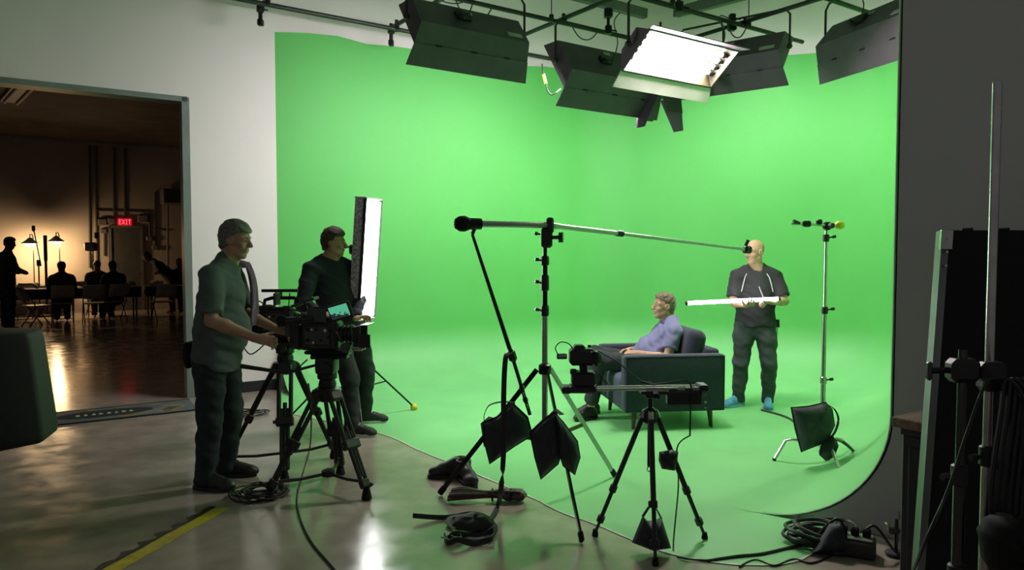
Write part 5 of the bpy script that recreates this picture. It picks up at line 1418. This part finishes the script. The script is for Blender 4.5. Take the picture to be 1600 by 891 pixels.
# door mat in the opening
def mat_material():
    m = bpy.data.materials.new('printed_mat'); m.use_nodes = True; nt = m.node_tree; b = nt.nodes['Principled BSDF']
    tc = nt.nodes.new('ShaderNodeTexCoord'); mp = nt.nodes.new('ShaderNodeMapping'); nt.links.new(tc.outputs['Object'], mp.inputs[0])
    v = nt.nodes.new('ShaderNodeTexVoronoi'); v.inputs['Scale'].default_value = 5; n = nt.nodes.new('ShaderNodeTexNoise'); n.inputs['Scale'].default_value = 3.2; n.inputs['Detail'].default_value = 6
    nt.links.new(mp.outputs[0], n.inputs['Vector'])
    cr = nt.nodes.new('ShaderNodeValToRGB'); e = cr.color_ramp.elements
    e[0].position = .38; e[0].color = (.07, .08, .085, 1); e[1].position = .52; e[1].color = (.10, .115, .125, 1)
    x = e.new(.60); x.color = (.20, .15, .05, 1); x = e.new(.66); x.color = (.05, .05, .05, 1)
    nt.links.new(n.outputs['Fac'], cr.inputs[0]); nt.links.new(cr.outputs[0], b.inputs['Base Color']); b.inputs['Roughness'].default_value = .9
    return m
ml, mr = G(60, 655), G(304, 636); d = U1.copy(); n_ = N1.copy(); mc = (ml + mr) / 2
t = thing('door_mat', 'grey printed door mat lying in the wide opening', 'mat', (mc.x, mc.y, 0), A1)
L = (mr - ml).length
MB().box((0, 0, .005), (L, .62, .010), bev=.003).build('mat_base', mat_material(), t)
MB().box((0, -.30, .006), (L + .02, .03, .012), bev=.003).build('border', RUBBER, t); MB().box((0, .30, .006), (L + .02, .03, .012), bev=.003).build('border', RUBBER, t)
el = [(.0 + .42 * math.cos(2 * PI * k / 32), .17 * math.sin(2 * PI * k / 32)) for k in range(32)]
MB(Matrix.Translation((-.12, 0, .0102))).prism(el, .0015).build('oval_print', mat('mat_print_black', (.012, .012, .012), .9), t)
for k in range(8): MB(Matrix.Translation((-.37 + .065 * k, -.01, .0118))).prism([(0, -.035), (.035, -.035), (.035 - .01 * (k % 2), .035), (.008 * (k % 3), .035)], .001).build('pale_print_mark', mat('mat_print_pale', (.42, .42, .42), .9), t)

# ================================================================== RIGHT FOREGROUND
# side table with wooden top
pL = P(1393, 651, 3.2); tz = pL.z
t = thing('side_table', 'dark cabinet table with a wooden top beside the grey wall', 'table', (pL.x, pL.y, 0), A1)   # its left corner; x away along the wall, y towards the stage
WOODT = mat('brown_table_top', (0.20, 0.125, 0.09), 0.45, var=.45, scale=5, stretch=(.6, 9, 9), bump=.1)
TL_, TW_ = .52, 1.05
MB().box((TL_ / 2, -TW_ / 2, tz - .022), (TL_, TW_, .044), bev=.005).build('table_top', WOODT, t)
MB().box((TL_ / 2, -TW_ / 2, tz - .060), (TL_ - .05, TW_ - .05, .034), bev=.004).build('apron', BLACKP, t)
MB().box((TL_ / 2 + .005, -TW_ / 2 - .0, (tz - .075) / 2), (TL_ - .06, TW_ - .06, tz - .077), bev=.006).build('body', BLACKP, t)
for k in (-1, 1): MB().box((.030, -TW_ / 2 - .0 + k * .235, (tz - .09) / 2 + .01), (.014, .45, tz - .18), bev=.004).build('door', DKPLAST, t)
# big black panel with metal edge, leaning
t = thing('scenery_flat', 'tall black panel with a bare aluminium edge leaning at right', 'scenery flat', G(1500, 1063))
tl, bl = P(1472, 361, 2.72), P(1420, 1080, 2.62); bl.z = .01
tr = tl + Vector((1.25, -.12, .0)); br = bl + Vector((1.33, -.12, 0))
nn = (tr - tl).cross(bl - tl).normalized()
if nn.y > 0: nn = -nn
mb = MB(); th = nn * .02
pp = [tl, tr, br, bl]; mb.add([p - th for p in pp] + [p + th for p in pp], [(0, 1, 2, 3), (7, 6, 5, 4), (0, 4, 5, 1), (1, 5, 6, 2), (2, 6, 7, 3), (3, 7, 4, 0)])
mb.build('board', mat('black_felt_board', (.010, .011, .012), .9, var=.2, scale=30), t, smooth=0, world=True)
dx_ = (tr - tl).normalized()
mb = MB(); pp = [tl - dx_ * .010, tl + dx_ * .016, bl + dx_ * .016, bl - dx_ * .010]; th = nn * .024
mb.add([p - th for p in pp] + [p + th for p in pp], [(0, 1, 2, 3), (7, 6, 5, 4), (0, 4, 5, 1), (1, 5, 6, 2), (2, 6, 7, 3), (3, 7, 4, 0)])
mb.build('metal_edge', mat('brushed_edge', (.22, .25, .23), .4, metal=.7, var=.3, scale=8, stretch=(1, 1, .2)), t, smooth=0, world=True)
MB(mtx(tl + dx_ * .006 + (bl - tl).normalized() * .035, dx_, (bl - tl).normalized(), nn)).box((0, 0, 0.024), (.042, .075, .02), bev=.003).build('corner_plate', STEEL, t, world=True)
for k in range(3): MB().cyl(tl + dx_ * .006 + (bl - tl).normalized() * (.03 + .05 * k) + nn * .03, tl + dx_ * .006 + (bl - tl).normalized() * (.03 + .05 * k) + nn * .037, .005, n=8).build('rivet', STEEL, t, world=True)
for k in range(9): MB().cyl(tl.lerp(tr, .05 + .1 * k) + UP * .004 - Vector((0, .01, 0)), tl.lerp(tr, .08 + .1 * k) + UP * .006 - Vector((0, .01, 0)), .006, n=6).build('edge_tack', BLACKP, t, world=True)
# two dark grip stands in front of it
def grip_stand(label, b, zs, rr, m, head_px=None):
    t = thing('grip_stand', label, 'light stand', (b.x, b.y, 0), group='grip stands at the right edge')
    z0 = .10
    for i, z in enumerate(zs):
        MB().cyl(b + UP * z0, b + UP * z, rr[i], n=12).build('column', m, t, world=True)
        if i < len(zs) - 1:
            MB().lathe([(rr[i], 0), (rr[i] + .007, .005), (rr[i] + .007, .06), (rr[i], .065)], mtx(b + UP * (z - .04)), 12).build('collar', DKPLAST, t, world=True)
            knob('collar_knob', b + UP * (z - .01) + Vector((-rr[i], 0, 0)), (-1, -.3, 0), t, .012, .045)
        z0 = z - .05
    for a in (20, 140, 260):
        d = Vector((math.cos(math.radians(a)), math.sin(math.radians(a)), 0))
        MB().tube([b + UP * .16, b + d * .22 + UP * .16, b + d * .25 + UP * .14, b + d * .42 + UP * .012], .012, 8).build('leg', m, t, world=True)
    return t
DSTEEL = mat('dark_chrome', (0.09, 0.09, 0.09), 0.25, metal=1.0, var=.15)
b1 = P(1500, 720, 2.15); b1.z = 0
t = grip_stand('short dark grip stand with a knobbed head before the black panel', b1, (.62, .92, 1.20), (.019, .0165, .013), DSTEEL)
hh = b1 + UP * 1.225
MB(mtx(hh)).box((0, 0, 0), (.085, .06, .07), bev=.014).build('grip_head', DKPLAST, t, world=True)
MB().cyl(hh + Vector((-.04, 0, .0)), hh + Vector((-.10, -.01, .0)), .009, n=8).build('grip_screw', BLACKM, t, world=True)
MB(mtx(hh + Vector((-.105, -.012, 0)))).box((0, 0, 0), (.014, .02, .055), bev=.005).build('grip_handle', DSTEEL, t, world=True)
MB().cyl(hh + UP * .03, hh + UP * .06, .012, n=8).build('pin', DSTEEL, t, world=True)
MB(mtx(hh + Vector((.085, 0, -.005)))).box((0, 0, 0), (.08, .05, .06), bev=.014).build('side_clamp', DKPLAST, t, world=True)
b2 = P(1548, 500, 2.25); b2.z = 0
t = grip_stand('tall chrome stand pole rising highest at the right edge', b2, (.95, 2.085), (.0155, .0135), STEEL)
MB(mtx(b2 + UP * 1.19)).box((0, 0, 0), (.06, .06, .09), bev=.014).build('clamp', DKPLAST, t, world=True)
# dark hanging coil and equipment bag on the tall stand
t = thing('hanging_cable_coil', 'coil of black cable hanging on the tall chrome stand', 'cable', b2 + Vector((.03, -.06, 1.15)))
for k in range(7):
    x0 = .02 + .018 * k; dr = .52 + .035 * k
    pts = [b2 + Vector((x0, -.05, 1.19)), b2 + Vector((x0 + .05, -.07 - .004 * k, 1.10)), b2 + Vector((x0 + .10, -.07, 1.19 - dr * .8)), b2 + Vector((x0 + .03, -.08, 1.19 - dr)), b2 + Vector((x0 - .05, -.07, 1.19 - dr * .75)), b2 + Vector((x0 - .02, -.06, 1.10))]
    MB().tube(spline(pts, 5, True), .007, 6, closed=True).build('cable_loop', CABLE, t, world=True)
o = puff('equipment_bag', px([(1535, 835), (1548, 812), (1578, 802), (1605, 812), (1628, 850), (1612, 895), (1570, 912), (1543, 885)], 2.12), .18, RUBBER, None, seed=14, dent=.12)
tag(o, 'black equipment bag at the foot of the tall chrome stand', 'bag')
cable('long thin cable slanting down from the short grip stand', [hh + Vector((.08, -.03, -.02)), P(1540, 600, 2.10), P(1510, 680, 2.08), P(1480, 770, 2.06), P(1440, 860, 2.05), G(1400, 960, .01)], .005)
# small clamp arm in front of the cabinet
g = G(1400, 868)
t = thing('clamp_arm', 'small upright clamp arm with a chrome jaw by the cabinet', 'clamp', (g.x, g.y, 0))
MB().lathe([(.05, 0), (.055, .01), (.05, .018), (.012, .022)], None, 14).build('base', BLACKP, t)
MB().cyl((0, 0, .02), (.0, 0, .19), .009, n=10).build('post', DSTEEL, t)
MB().box((-.015, 0, .13), (.06, .035, .03), bev=.008).build('jaw_body', DSTEEL, t)
MB().box((-.05, 0, .145), (.016, .03, .055), bev=.005).build('jaw', STEEL, t)
MB().cyl((.01, 0, .19), (.01, 0, .23), .006, n=8).build('pin', STEEL, t)
# loudspeaker at the left edge, on its stand
sp = P(20, 600, 2.30)
t = thing('loudspeaker', 'black loudspeaker with slanted side cut by the left edge', 'loudspeaker', (sp.x - .175, sp.y, 0))
ol = [(-.20, -.14), (.17, -.14), (.26, .0), (.21, .16), (-.16, .18), (-.24, .02)]
bm = bmesh.new(); vs = []
z0, z1 = P(0, 694, 2.30).z, P(0, 519, 2.30).z
for (z, sc_) in ((z0, 1.0), (z0 + .02, 1.03), (z1 - .02, .90), (z1, .86)): vs.append([bm.verts.new((x * sc_, y * sc_, z)) for x, y in ol])
for a, b in zip(vs, vs[1:]):
    for i in range(6): bm.faces.new((a[i], a[(i + 1) % 6], b[(i + 1) % 6], b[i]))
bm.faces.new(list(reversed(vs[0]))); bm.faces.new(vs[-1])
bmesh.ops.bevel(bm, geom=list(bm.edges), offset=.014, segments=3, profile=.5, affect='EDGES')
MB().bm(bm).build('cabinet', mat('speaker_black', (.006, .006, .007), .65, var=.2, scale=60, bump=.15, bscale=400), t, 50)
MB().box((-.02, -.148, (z0 + z1) / 2), (.26, .012, z1 - z0 - .08), bev=.004).build('rear_panel', DKPLAST, t)
MB().tube([(.02, -.02, z1 - .02), (.02, -.02, z1 + .022), (.10, .03, z1 + .022), (.10, .03, z1 - .02)], .010, 8).build('carry_handle', RUBBER, t)
t2 = thing('speaker_stand', 'black tripod stand under the loudspeaker, outside the left edge', 'speaker stand', (sp.x - .20, sp.y, 0))
MB().cyl((0, 0, .12), (0, 0, z0 + .0), .018, n=12).build('pole', BLACKM, t2)
for a in (90, 180, 270):
    d = Vector((math.cos(math.radians(a)), math.sin(math.radians(a)), 0))
    MB().cyl(Vector((0, 0, .55)), d * .45 + UP * .015, .012, n=8).build('leg', BLACKM, t2); MB().cyl(Vector((0, 0, .2)), d * .24 + UP * .27, .008, n=6).build('brace', BLACKM, t2)

# ================================================================== THE DARK ROOM BEHIND THE OPENING
FOFF, FH = 14.0, 4.5
def fr(t_, off, z): return S0 + U1 * t_ - N1 * off + UP * z          # along the wall, beyond it, up
FW0 = fr(0, FOFF, 0)
def onwall(x, y, out=0.0): return on(x, y, FW0 + N1 * out, N1)
def tcoord(p): return (p - S0).dot(U1)
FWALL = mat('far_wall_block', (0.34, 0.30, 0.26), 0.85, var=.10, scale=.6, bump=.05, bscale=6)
Mf = mtx(S0, U1, UP, N1)
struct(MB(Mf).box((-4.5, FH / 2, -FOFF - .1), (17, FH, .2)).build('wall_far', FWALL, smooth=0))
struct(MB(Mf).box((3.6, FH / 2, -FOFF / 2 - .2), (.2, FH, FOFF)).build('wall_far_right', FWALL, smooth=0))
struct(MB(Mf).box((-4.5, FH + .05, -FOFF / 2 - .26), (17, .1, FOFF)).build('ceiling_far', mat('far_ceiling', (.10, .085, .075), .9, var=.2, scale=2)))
struct(MB(Mf).box((-4.5, FH - .05, -FOFF + .03), (17, .09, .05)).build('trim_4', mat('pale_ceiling_trim', (.30, .28, .26), .6), smooth=0))
# block courses scored into the far wall are too far to tell apart; conduits, door, sign are built
tl, br = onwall(173, 357), onwall(221, 470)
dx0, dx1, dz = tcoord(tl), tcoord(br), tl.z
t = MB(Mf).box(((dx0 + dx1) / 2, dz / 2, -FOFF + .03), (dx1 - dx0, dz, .05), bev=.004).build('door_1', mat('far_door_paint', (.055, .055, .055), .6)); struct(t)
for e in (dx0 - .03, dx1 + .03): MB(Mf).box((e, dz / 2 + .02, -FOFF + .045), (.07, dz + .06, .08)).build('door_frame', mat('far_door_frame', (.10, .095, .09), .6), t, smooth=0)
MB(Mf).box(((dx0 + dx1) / 2, dz + .04, -FOFF + .045), (dx1 - dx0 + .12, .07, .08)).build('door_frame', mat('far_door_frame', (.10, .095, .09), .6), t, smooth=0)
MB(Mf).box(((dx0 + dx1) / 2 + .3, 1.0, -FOFF + .08), (.10, .03, .05), bev=.008).build('door_handle', STEEL, t)
# exit sign: lit red letters
p = onwall(195, 347, .08)
t = thing('exit_sign', 'lit red exit sign above the dark far door', 'sign', p)
Mx = mtx(p, U1, UP, N1)
MB(Mx).box((0, 0, 0), (.34, .20, .06), bev=.01).build('housing', mat('exit_sign_red_face', (.35, .01, .02), .4, emit=.30, ecol=(1, .02, .04)), t, world=True)
REDE = mat('exit_letters', (1, .12, .12), .4, emit=2.2, ecol=(1, .06, .10), var=0)
def letter(strokes, x0, nm):
    mb = MB(Mx)
    for (a, b) in strokes:
        a = Vector((x0 + a[0] * .045, (a[1] - .5) * .11, .033)); b = Vector((x0 + b[0] * .045, (b[1] - .5) * .11, .033)); d = (b - a).normalized(); n_ = Vector((-d.y, d.x, 0)) * .007; d = d * .007
        mb.add([a - n_ - d, b - n_ + d, b + n_ + d, a + n_ - d, a - n_ - d + Vector((0, 0, .004)), b - n_ + d + Vector((0, 0, .004)), b + n_ + d + Vector((0, 0, .004)), a + n_ - d + Vector((0, 0, .004))], [(4, 5, 6, 7), (0, 1, 5, 4), (1, 2, 6, 5), (2, 3, 7, 6), (3, 0, 4, 7), (3, 2, 1, 0)])
    o = mb.build(nm, REDE, t, smooth=0, world=True); o['kind'] = 'stuff'
letter([((0, 0), (0, 1)), ((0, 1), (1, 1)), ((0, .5), (.8, .5)), ((0, 0), (1, 0))], -.135, 'letter_e')
letter([((0, 0), (1, 1)), ((0, 1), (1, 0))], -.060, 'letter_x')
letter([((.5, 0), (.5, 1)), ((.2, 1), (.8, 1)), ((.2, 0), (.8, 0))], .015, 'letter_i')
letter([((.5, 0), (.5, 1)), ((0, 1), (1, 1))], .090, 'letter_t')
# wall boxes and conduits
GB = mat('grey_wall_box', (.11, .10, .09), .6)
for (x, y, s_, lb) in ((160, 347, .22, 'small emergency light left of the exit sign'), (174, 345, .18, 'dark alarm box just left of the exit sign'), (223, 342, .26, 'grey junction box right of the exit sign'), (233, 373, .16, 'small switch box right of the far door'), (162, 361, .16, 'small switch box left of the far door'), (242, 387, .16, 'low outlet box far right of the door')):
    p = onwall(x, y, .05); o = MB(mtx(p, U1, UP, N1)).box((0, 0, 0), (s_, s_ * .8, .10), bev=.02).build('wall_box', GB); tag(o, lb, 'box')
for (pts, lb) in (([(140, 225), (140, 418)], 'leftmost vertical conduit on the far wall'), ([(150, 225), (150, 330), (152, 420)], 'vertical conduit second from the left on the far wall'), ([(150, 329), (232, 331), (234, 372)], 'conduit running across above the exit sign'), ([(195, 225), (195, 342)], 'conduit dropping straight to the exit sign'), ([(178, 225), (178, 342)], 'conduit dropping to the dark alarm box'), ([(235, 358), (262, 360)], 'short level conduit at the far right'), ([(242, 300), (242, 385)], 'vertical conduit down to the low outlet box'), ([(163, 362), (163, 400)], 'thin conduit below the left switch box')):
    o = MB().tube([onwall(x, y, .03) for x, y in pts], .022, 6).build('wall_conduit', mat('conduit_grey', (.085, .075, .065), .6)); tag(o, lb, 'conduit')
p = onwall(271, 308, .35)
t = thing('wall_heater', 'dark unit heater mounted high at the right of the far room', 'heater', p)
MB(mtx(p, U1, UP, N1)).box((0, 0, 0), (.62, .42, .55), bev=.03).build('casing', GB, t, world=True)
for k in range(5): MB(mtx(p, U1, UP, N1)).box((0, -.14 + .07 * k, .285), (.54, .02, .03)).build('louvre', BLACKP, t, smooth=0, world=True)
MB().cyl(onwall(262, 318, .25), onwall(262, 425, .25), .035, n=8).build('drop_pipe', GB, t, world=True)
# ceiling strip light, unlit
a, b = G(16, 158, FH - .03), G(44, 128, FH - .03)
t = thing('strip_light', 'unlit ceiling strip light at the top left of the opening', 'ceiling light', (a + b) / 2)
x_ = (b - a).normalized(); y_ = UP.cross(x_)
for k in (-1, 1):
    MB().cyl(a + y_ * .10 * k - UP * .05, b + y_ * .10 * k - UP * .05, .022, n=8).build('tube', mat('unlit_tube', (.55, .52, .48), .4), t, world=True)
MB(mtx((a + b) / 2, x_, y_, UP)).box((0, 0, 0), ((b - a).length + .1, .34, .05), bev=.01).build('housing', GB, t, world=True)

# ---- warm lamps by the far wall
SHADE = mat('white_lamp_shade', (.75, .70, .60), .5)
BULB = mat('warm_bulb', (1, .75, .4), .4, emit=26, ecol=(1, .70, .36), var=0)
def lamp(label, x, y):
    p = on(x, y, FW0 + N1 * .75, N1)
    t = thing('floor_lamp', label, 'lamp', (p.x, p.y, 0), group='warm lamps in the far room')
    MB().lathe([(.15, 0), (.16, .015), (.13, .03), (.02, .04)], None, 16).build('base', BLACKM, t)
    MB().tube([(0, .12, .03), (0, .12, p.z + .12), (0, .08, p.z + .20), (0, 0, p.z + .20), (0, 0, p.z + .10)], .012, 8).build('pole', BLACKM, t)
    sh = [(.03, .12), (.05, .10), (.09, .06), (.18, -.01), (.19, -.03), (.18, -.03), (.08, .05), (.03, .09)]
    MB().lathe([(r, p.z + z) for r, z in sh], None, 20).build('shade', SHADE, t)
    MB().ball((0, 0, p.z - .045), .060, 14, sq=(2.0, 2.0, .8)).build('bulb', BULB, t)
    ld = bpy.data.lights.new('lamp_light', 'POINT'); ld.energy = 80; ld.color = (1, .64, .32); ld.shadow_soft_size = .10
    lo = bpy.data.objects.new('lamp_light', ld); col.objects.link(lo); lo.parent = t; lo.location = (0, 0, p.z - .15)
lamp('glowing shaded lamp nearest the standing figure in the far room', 47, 379)
lamp('glowing shaded lamp beside the black screen in the far room', 88, 376)
p = on(71, 388, FW0 + N1 * 1.1, N1)
t = thing('screen', 'thin black screen seen edge-on between the two warm lamps', 'screen', (p.x, p.y, 0), math.atan2(p.y, p.x))
MB().box((0, 0, p.z), (.95, .08, .62), bev=.012).build('display', DKPLAST, t); MB().cyl((0, 0, .05), (0, 0, p.z), .03, n=10).build('post', BLACKM, t); MB().box((0, 0, .03), (.5, .4, .05), bev=.01).build('foot', BLACKM, t)
p = on(60, 400, FW0 + N1 * 1.5, N1)
t = thing('microphone_stand', 'slim mic stand leaning between the lamps in the far room', 'stand', (p.x, p.y, 0))
MB().cyl((0, 0, .02), (0, 0, 1.35), .016, n=8).build('column', BLACKM, t); MB().cyl((.06, 0, 1.25), (-.10, 0, 2.15), .013, n=8).build('boom', BLACKM, t); MB().box((-.10, 0, 2.15), (.07, .07, .14), bev=.02).build('microphone', DKPLAST, t)
MB().box((0, 0, 1.32), (.08, .08, .16), bev=.02).build('joint', DKPLAST, t)
for a in (30, 150, 270): MB().cyl((0, 0, .25), (.3 * math.cos(math.radians(a)), .3 * math.sin(math.radians(a)), .01), .012, n=6).build('leg', BLACKM, t)
p = on(145, 400, FW0 + N1 * 1.2, N1)
t = thing('camera_stand', 'stand with a small dark rig left of the far door', 'stand', (p.x, p.y, 0))
MB().cyl((0, 0, .02), (0, 0, 1.75), .02, n=8).build('column', BLACKM, t); MB().box((-.04, 0, 1.72), (.30, .16, .22), bev=.04).build('rig', DKPLAST, t); MB().box((.10, 0, 2.0), (.10, .10, .16), bev=.03).build('top_light', DKPLAST, t)
for a in (30, 150, 270): MB().cyl((0, 0, .6), (.35 * math.cos(math.radians(a)), .35 * math.sin(math.radians(a)), .01), .014, n=6).build('leg', BLACKM, t)

# ---- tables, chairs and people
CLOTH = mat('dark_tablecloth', (.016, .015, .016), .9, var=.2)
def far_table(label, tc, off, L, Wd_):
    c = fr(tc, off, 0); t = thing('banquet_table', label, 'table', c, A1, group='far room tables')
    MB().box((0, 0, .735), (L, Wd_, .03), bev=.008).build('table_top', CLOTH, t)
    MB().box((0, 0, .62), (L - .03, Wd_ - .03, .22), bev=.02, seg=2).build('tablecloth_skirt', CLOTH, t)
    for sx in (-1, 1):
        for sy in (-1, 1): MB().cyl((sx * (L / 2 - .12), sy * (Wd_ / 2 - .1), .0), (sx * (L / 2 - .12), sy * (Wd_ / 2 - .1), .7), .018, n=8).build('leg', BLACKM, t)
far_table('long dark-clothed table in the middle of the far room', -1.75, 11.5, 3.3, .8)
far_table('dark-clothed table at the right of the far room', .75, 11.6, 1.5, .8)
far_table('dark table against the far wall under the lamps', -2.9, 13.4, 2.6, .8)
CHAIRM = mat('grey_beige_chair_plastic', (.30, .28, .255), .6, var=.1)
def folding_chair(label, pos, rz):
    t = thing('folding_chair', label, 'chair', (pos.x, pos.y, 0), rz, group='folding chairs in the far room')
    MB().box((0, 0, .445), (.42, .42, .03), bev=.012).build('seat', CHAIRM, t)
    rows = [[Vector((-.20 - .05 * k - .03 * math.cos(j * .8 - 1.6), (j - 2) * .11, .56 + .10 * k)) for j in range(5)] for k in range(4)]
    o = MB().sheet(rows).build('backrest', CHAIRM, t, 80); o.modifiers.new('solid', 'SOLIDIFY').thickness = .02
    for sy in (-1, 1):
        MB().tube([(.20, sy * .21, .0), (-.10, sy * .21, .45), (-.33, sy * .21, .86)], .012, 6).build('leg', DSTEEL, t)
        MB().tube([(-.22, sy * .19, .0), (.08, sy * .19, .43)], .012, 6).build('leg', DSTEEL, t)
    MB().cyl((-.16, -.19, .1), (-.16, .19, .1), .009, n=6).build('crossbar', DSTEEL, t)
A_away = A1 + PI / 2
folding_chair('beige folding chair with its back to the camera at the middle table', G(137, 506) + Vector((0, .25, 0)), A_away)
folding_chair('beige folding chair with its back to the camera at the right table', G(247, 503) + Vector((0, .25, 0)), A_away + .15)
folding_chair('folding chair seen from the side at the far left', G(48, 512) + Vector((0, .2, 0)), A_away - 1.2)
folding_chair('folding chair turned away at the left end of the middle table', G(20, 500) + Vector((0, .3, 0)), A_away + .5)
DKC = mat('dark_clothes', (.014, .014, .016), .9, var=.2)
def far_person(label, pos, rz, seated=False, bend=0.0, H=1.0, skirt=DKC):
    z = -.42 if seated else 0.0
    k = H
    def q(x, y, zz):
        if zz > .92 and bend:                      # lean forward from the hips
            d = zz - .92; return A(x + d * math.sin(bend), y, .92 + d * math.cos(bend) + z) * A(1, 1, 1)
        return A(x, y, zz + z)
    if seated:
        legs = dict(hpR=A(0, -.09, .48), hpL=A(0, .09, .48), knR=A(.44, -.1, .48), knL=A(.44, .1, .48), anR=A(.44, -.1, .09), anL=A(.44, .1, .09))
    else:
        legs = dict(hpR=A(0, -.09, .90), hpL=A(0, .09, .90), knR=A(.02, -.11, .49), knL=A(.0, .11, .49), anR=A(.0, -.12, .085), anL=A(-.02, .12, .085))
    J = dict(pel=q(0, 0, .93), wst=q(0, 0, 1.08), chs=q(.02, 0, 1.28), nck=q(.03, 0, 1.48), shR=q(.0, -.19, 1.42), shL=q(.0, .19, 1.42),
             elR=q(.08, -.24, 1.16), elL=q(.08, .24, 1.16), wrR=q(.30, -.16, 1.08), wrL=q(.30, .16, 1.08), **legs)
    J = {n: v * k for n, v in J.items()}
    hc = q(.07, 0, 1.66) * k
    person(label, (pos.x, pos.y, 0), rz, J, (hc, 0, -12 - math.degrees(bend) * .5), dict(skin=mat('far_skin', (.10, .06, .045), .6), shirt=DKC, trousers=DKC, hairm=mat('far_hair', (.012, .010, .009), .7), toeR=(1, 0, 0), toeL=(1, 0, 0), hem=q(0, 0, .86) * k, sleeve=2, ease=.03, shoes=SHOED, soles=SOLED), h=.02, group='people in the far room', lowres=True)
far_person('dark figure standing at the left edge of the far room', Vector((-10.3, 15.0, 0)), A1 + .35, H=1.06)
far_person('dark seated figure at the middle table below the right lamp', fr(-1.75, 10.75, 0), A_away, True)
far_person('dark seated figure left of the far door', fr(-.95, 12.4, 0), A_away + PI, True)
far_person('dark seated figure with their back before the far door', fr(-.72, 10.8, 0), A_away + .3, True)
far_person('dark figure bending over the right table', fr(.75, 12.4, 0), A1 + PI - .2, False, .75)
far_person('dark seated figure at the right end of the far room', fr(.95, 12.3, 0), A_away + PI - .4, True, H=1.04)
folding_chair('folding chair under the seated figure below the right lamp', fr(-1.75, 10.75, 0), A_away)
folding_chair('folding chair under the seated figure left of the far door', fr(-.95, 12.4, 0), A_away + PI)
folding_chair('folding chair under the seated figure before the far door', fr(-.72, 10.8, 0), A_away + .3)
folding_chair('folding chair under the seated figure at the right end', fr(.95, 12.3, 0), A_away + PI - .4)
SCRAP = mat('pale_table_clutter', (.34, .31, .27), .7, var=.3, scale=30)
rnd = random.Random(21)
for k in range(14):
    tt = rnd.uniform(-3.1, -.45) if k < 9 else rnd.uniform(-.6, .7); c = fr(tt, 11.5 + rnd.uniform(-.3, .25), .755)
    v = [c + Vector((rnd.uniform(-.12, .12), rnd.uniform(-.1, .1), rnd.uniform(.0, .16))) for _ in range(9)]
    bm = bmesh.new(); [bm.verts.new(x) for x in v]; r_ = bmesh.ops.convex_hull(bm, input=list(bm.verts)); 
    for x in [x for x in bm.verts if not x.link_faces]: bm.verts.remove(x)
    mn = min(x.co.z for x in bm.verts)
    for x in bm.verts: x.co.z += .752 - mn
    o = MB().bm(bm).build('crumpled_paper', SCRAP, smooth=0)
    tag(o, 'pale crumpled paper lying on a far room table', 'paper', 'crumpled papers on the far tables')

# ================================================================== SUB-PARTS: hang small fittings on the part they belong to
NEST = dict(lens_ring='lens', front_glass='lens', monitor_screen='monitor', hinge='barn_door', collar_knob='collar', foot_knob='foot', leg_knob='leg_lock',
            lock_lever='leg_lock', focus_wheel='follow_focus', eyecup='viewfinder', tube_holder='reflector', button='body', seam='lobe', matte_flag='matte_box', side_flag='matte_box',
            antenna='wireless_receiver', hood_post='sun_hood', monitor_face='side_monitor', clamp_screw='rail_clamp', indicator_screw='motor_box', rivet='metal_edge', corner_plate='metal_edge',
            edge_tack='board', piping='armrest', yoke_knob='yoke', grip_handle='grip_screw', swivel_knob='swivel_bolt', tip_knob='tip_clamp', plug_cable='plug', pale_print_mark='oval_print',
            sticker='housing', ballast_connector='housing', eye='body', eyebrow='body', shirt_piping='shirt', zip='shirt', grip_knob='grip_head', louvre='casing', lace='upper', jaw='jaw_body', bar_knob='bar_clamp')
def centre(o):
    b = [Vector(c) for c in o.bound_box]; return sum(b, Vector()) / 8
for root in [o for o in col.objects if o.parent is None and o.type == 'EMPTY']:
    kids = [o for o in root.children if o.type == 'MESH']
    for k in kids:
        nm = k.name.split('.')[0]; want = NEST.get(nm) or ('shirt' if nm == 'collar' and root['category'] == 'person' else None)
        if not want: continue
        hosts = [h for h in kids if h.name.split('.')[0] == want and h is not k]
        if hosts:
            c = centre(k); k.parent = min(hosts, key=lambda h: (centre(h) - c).length)
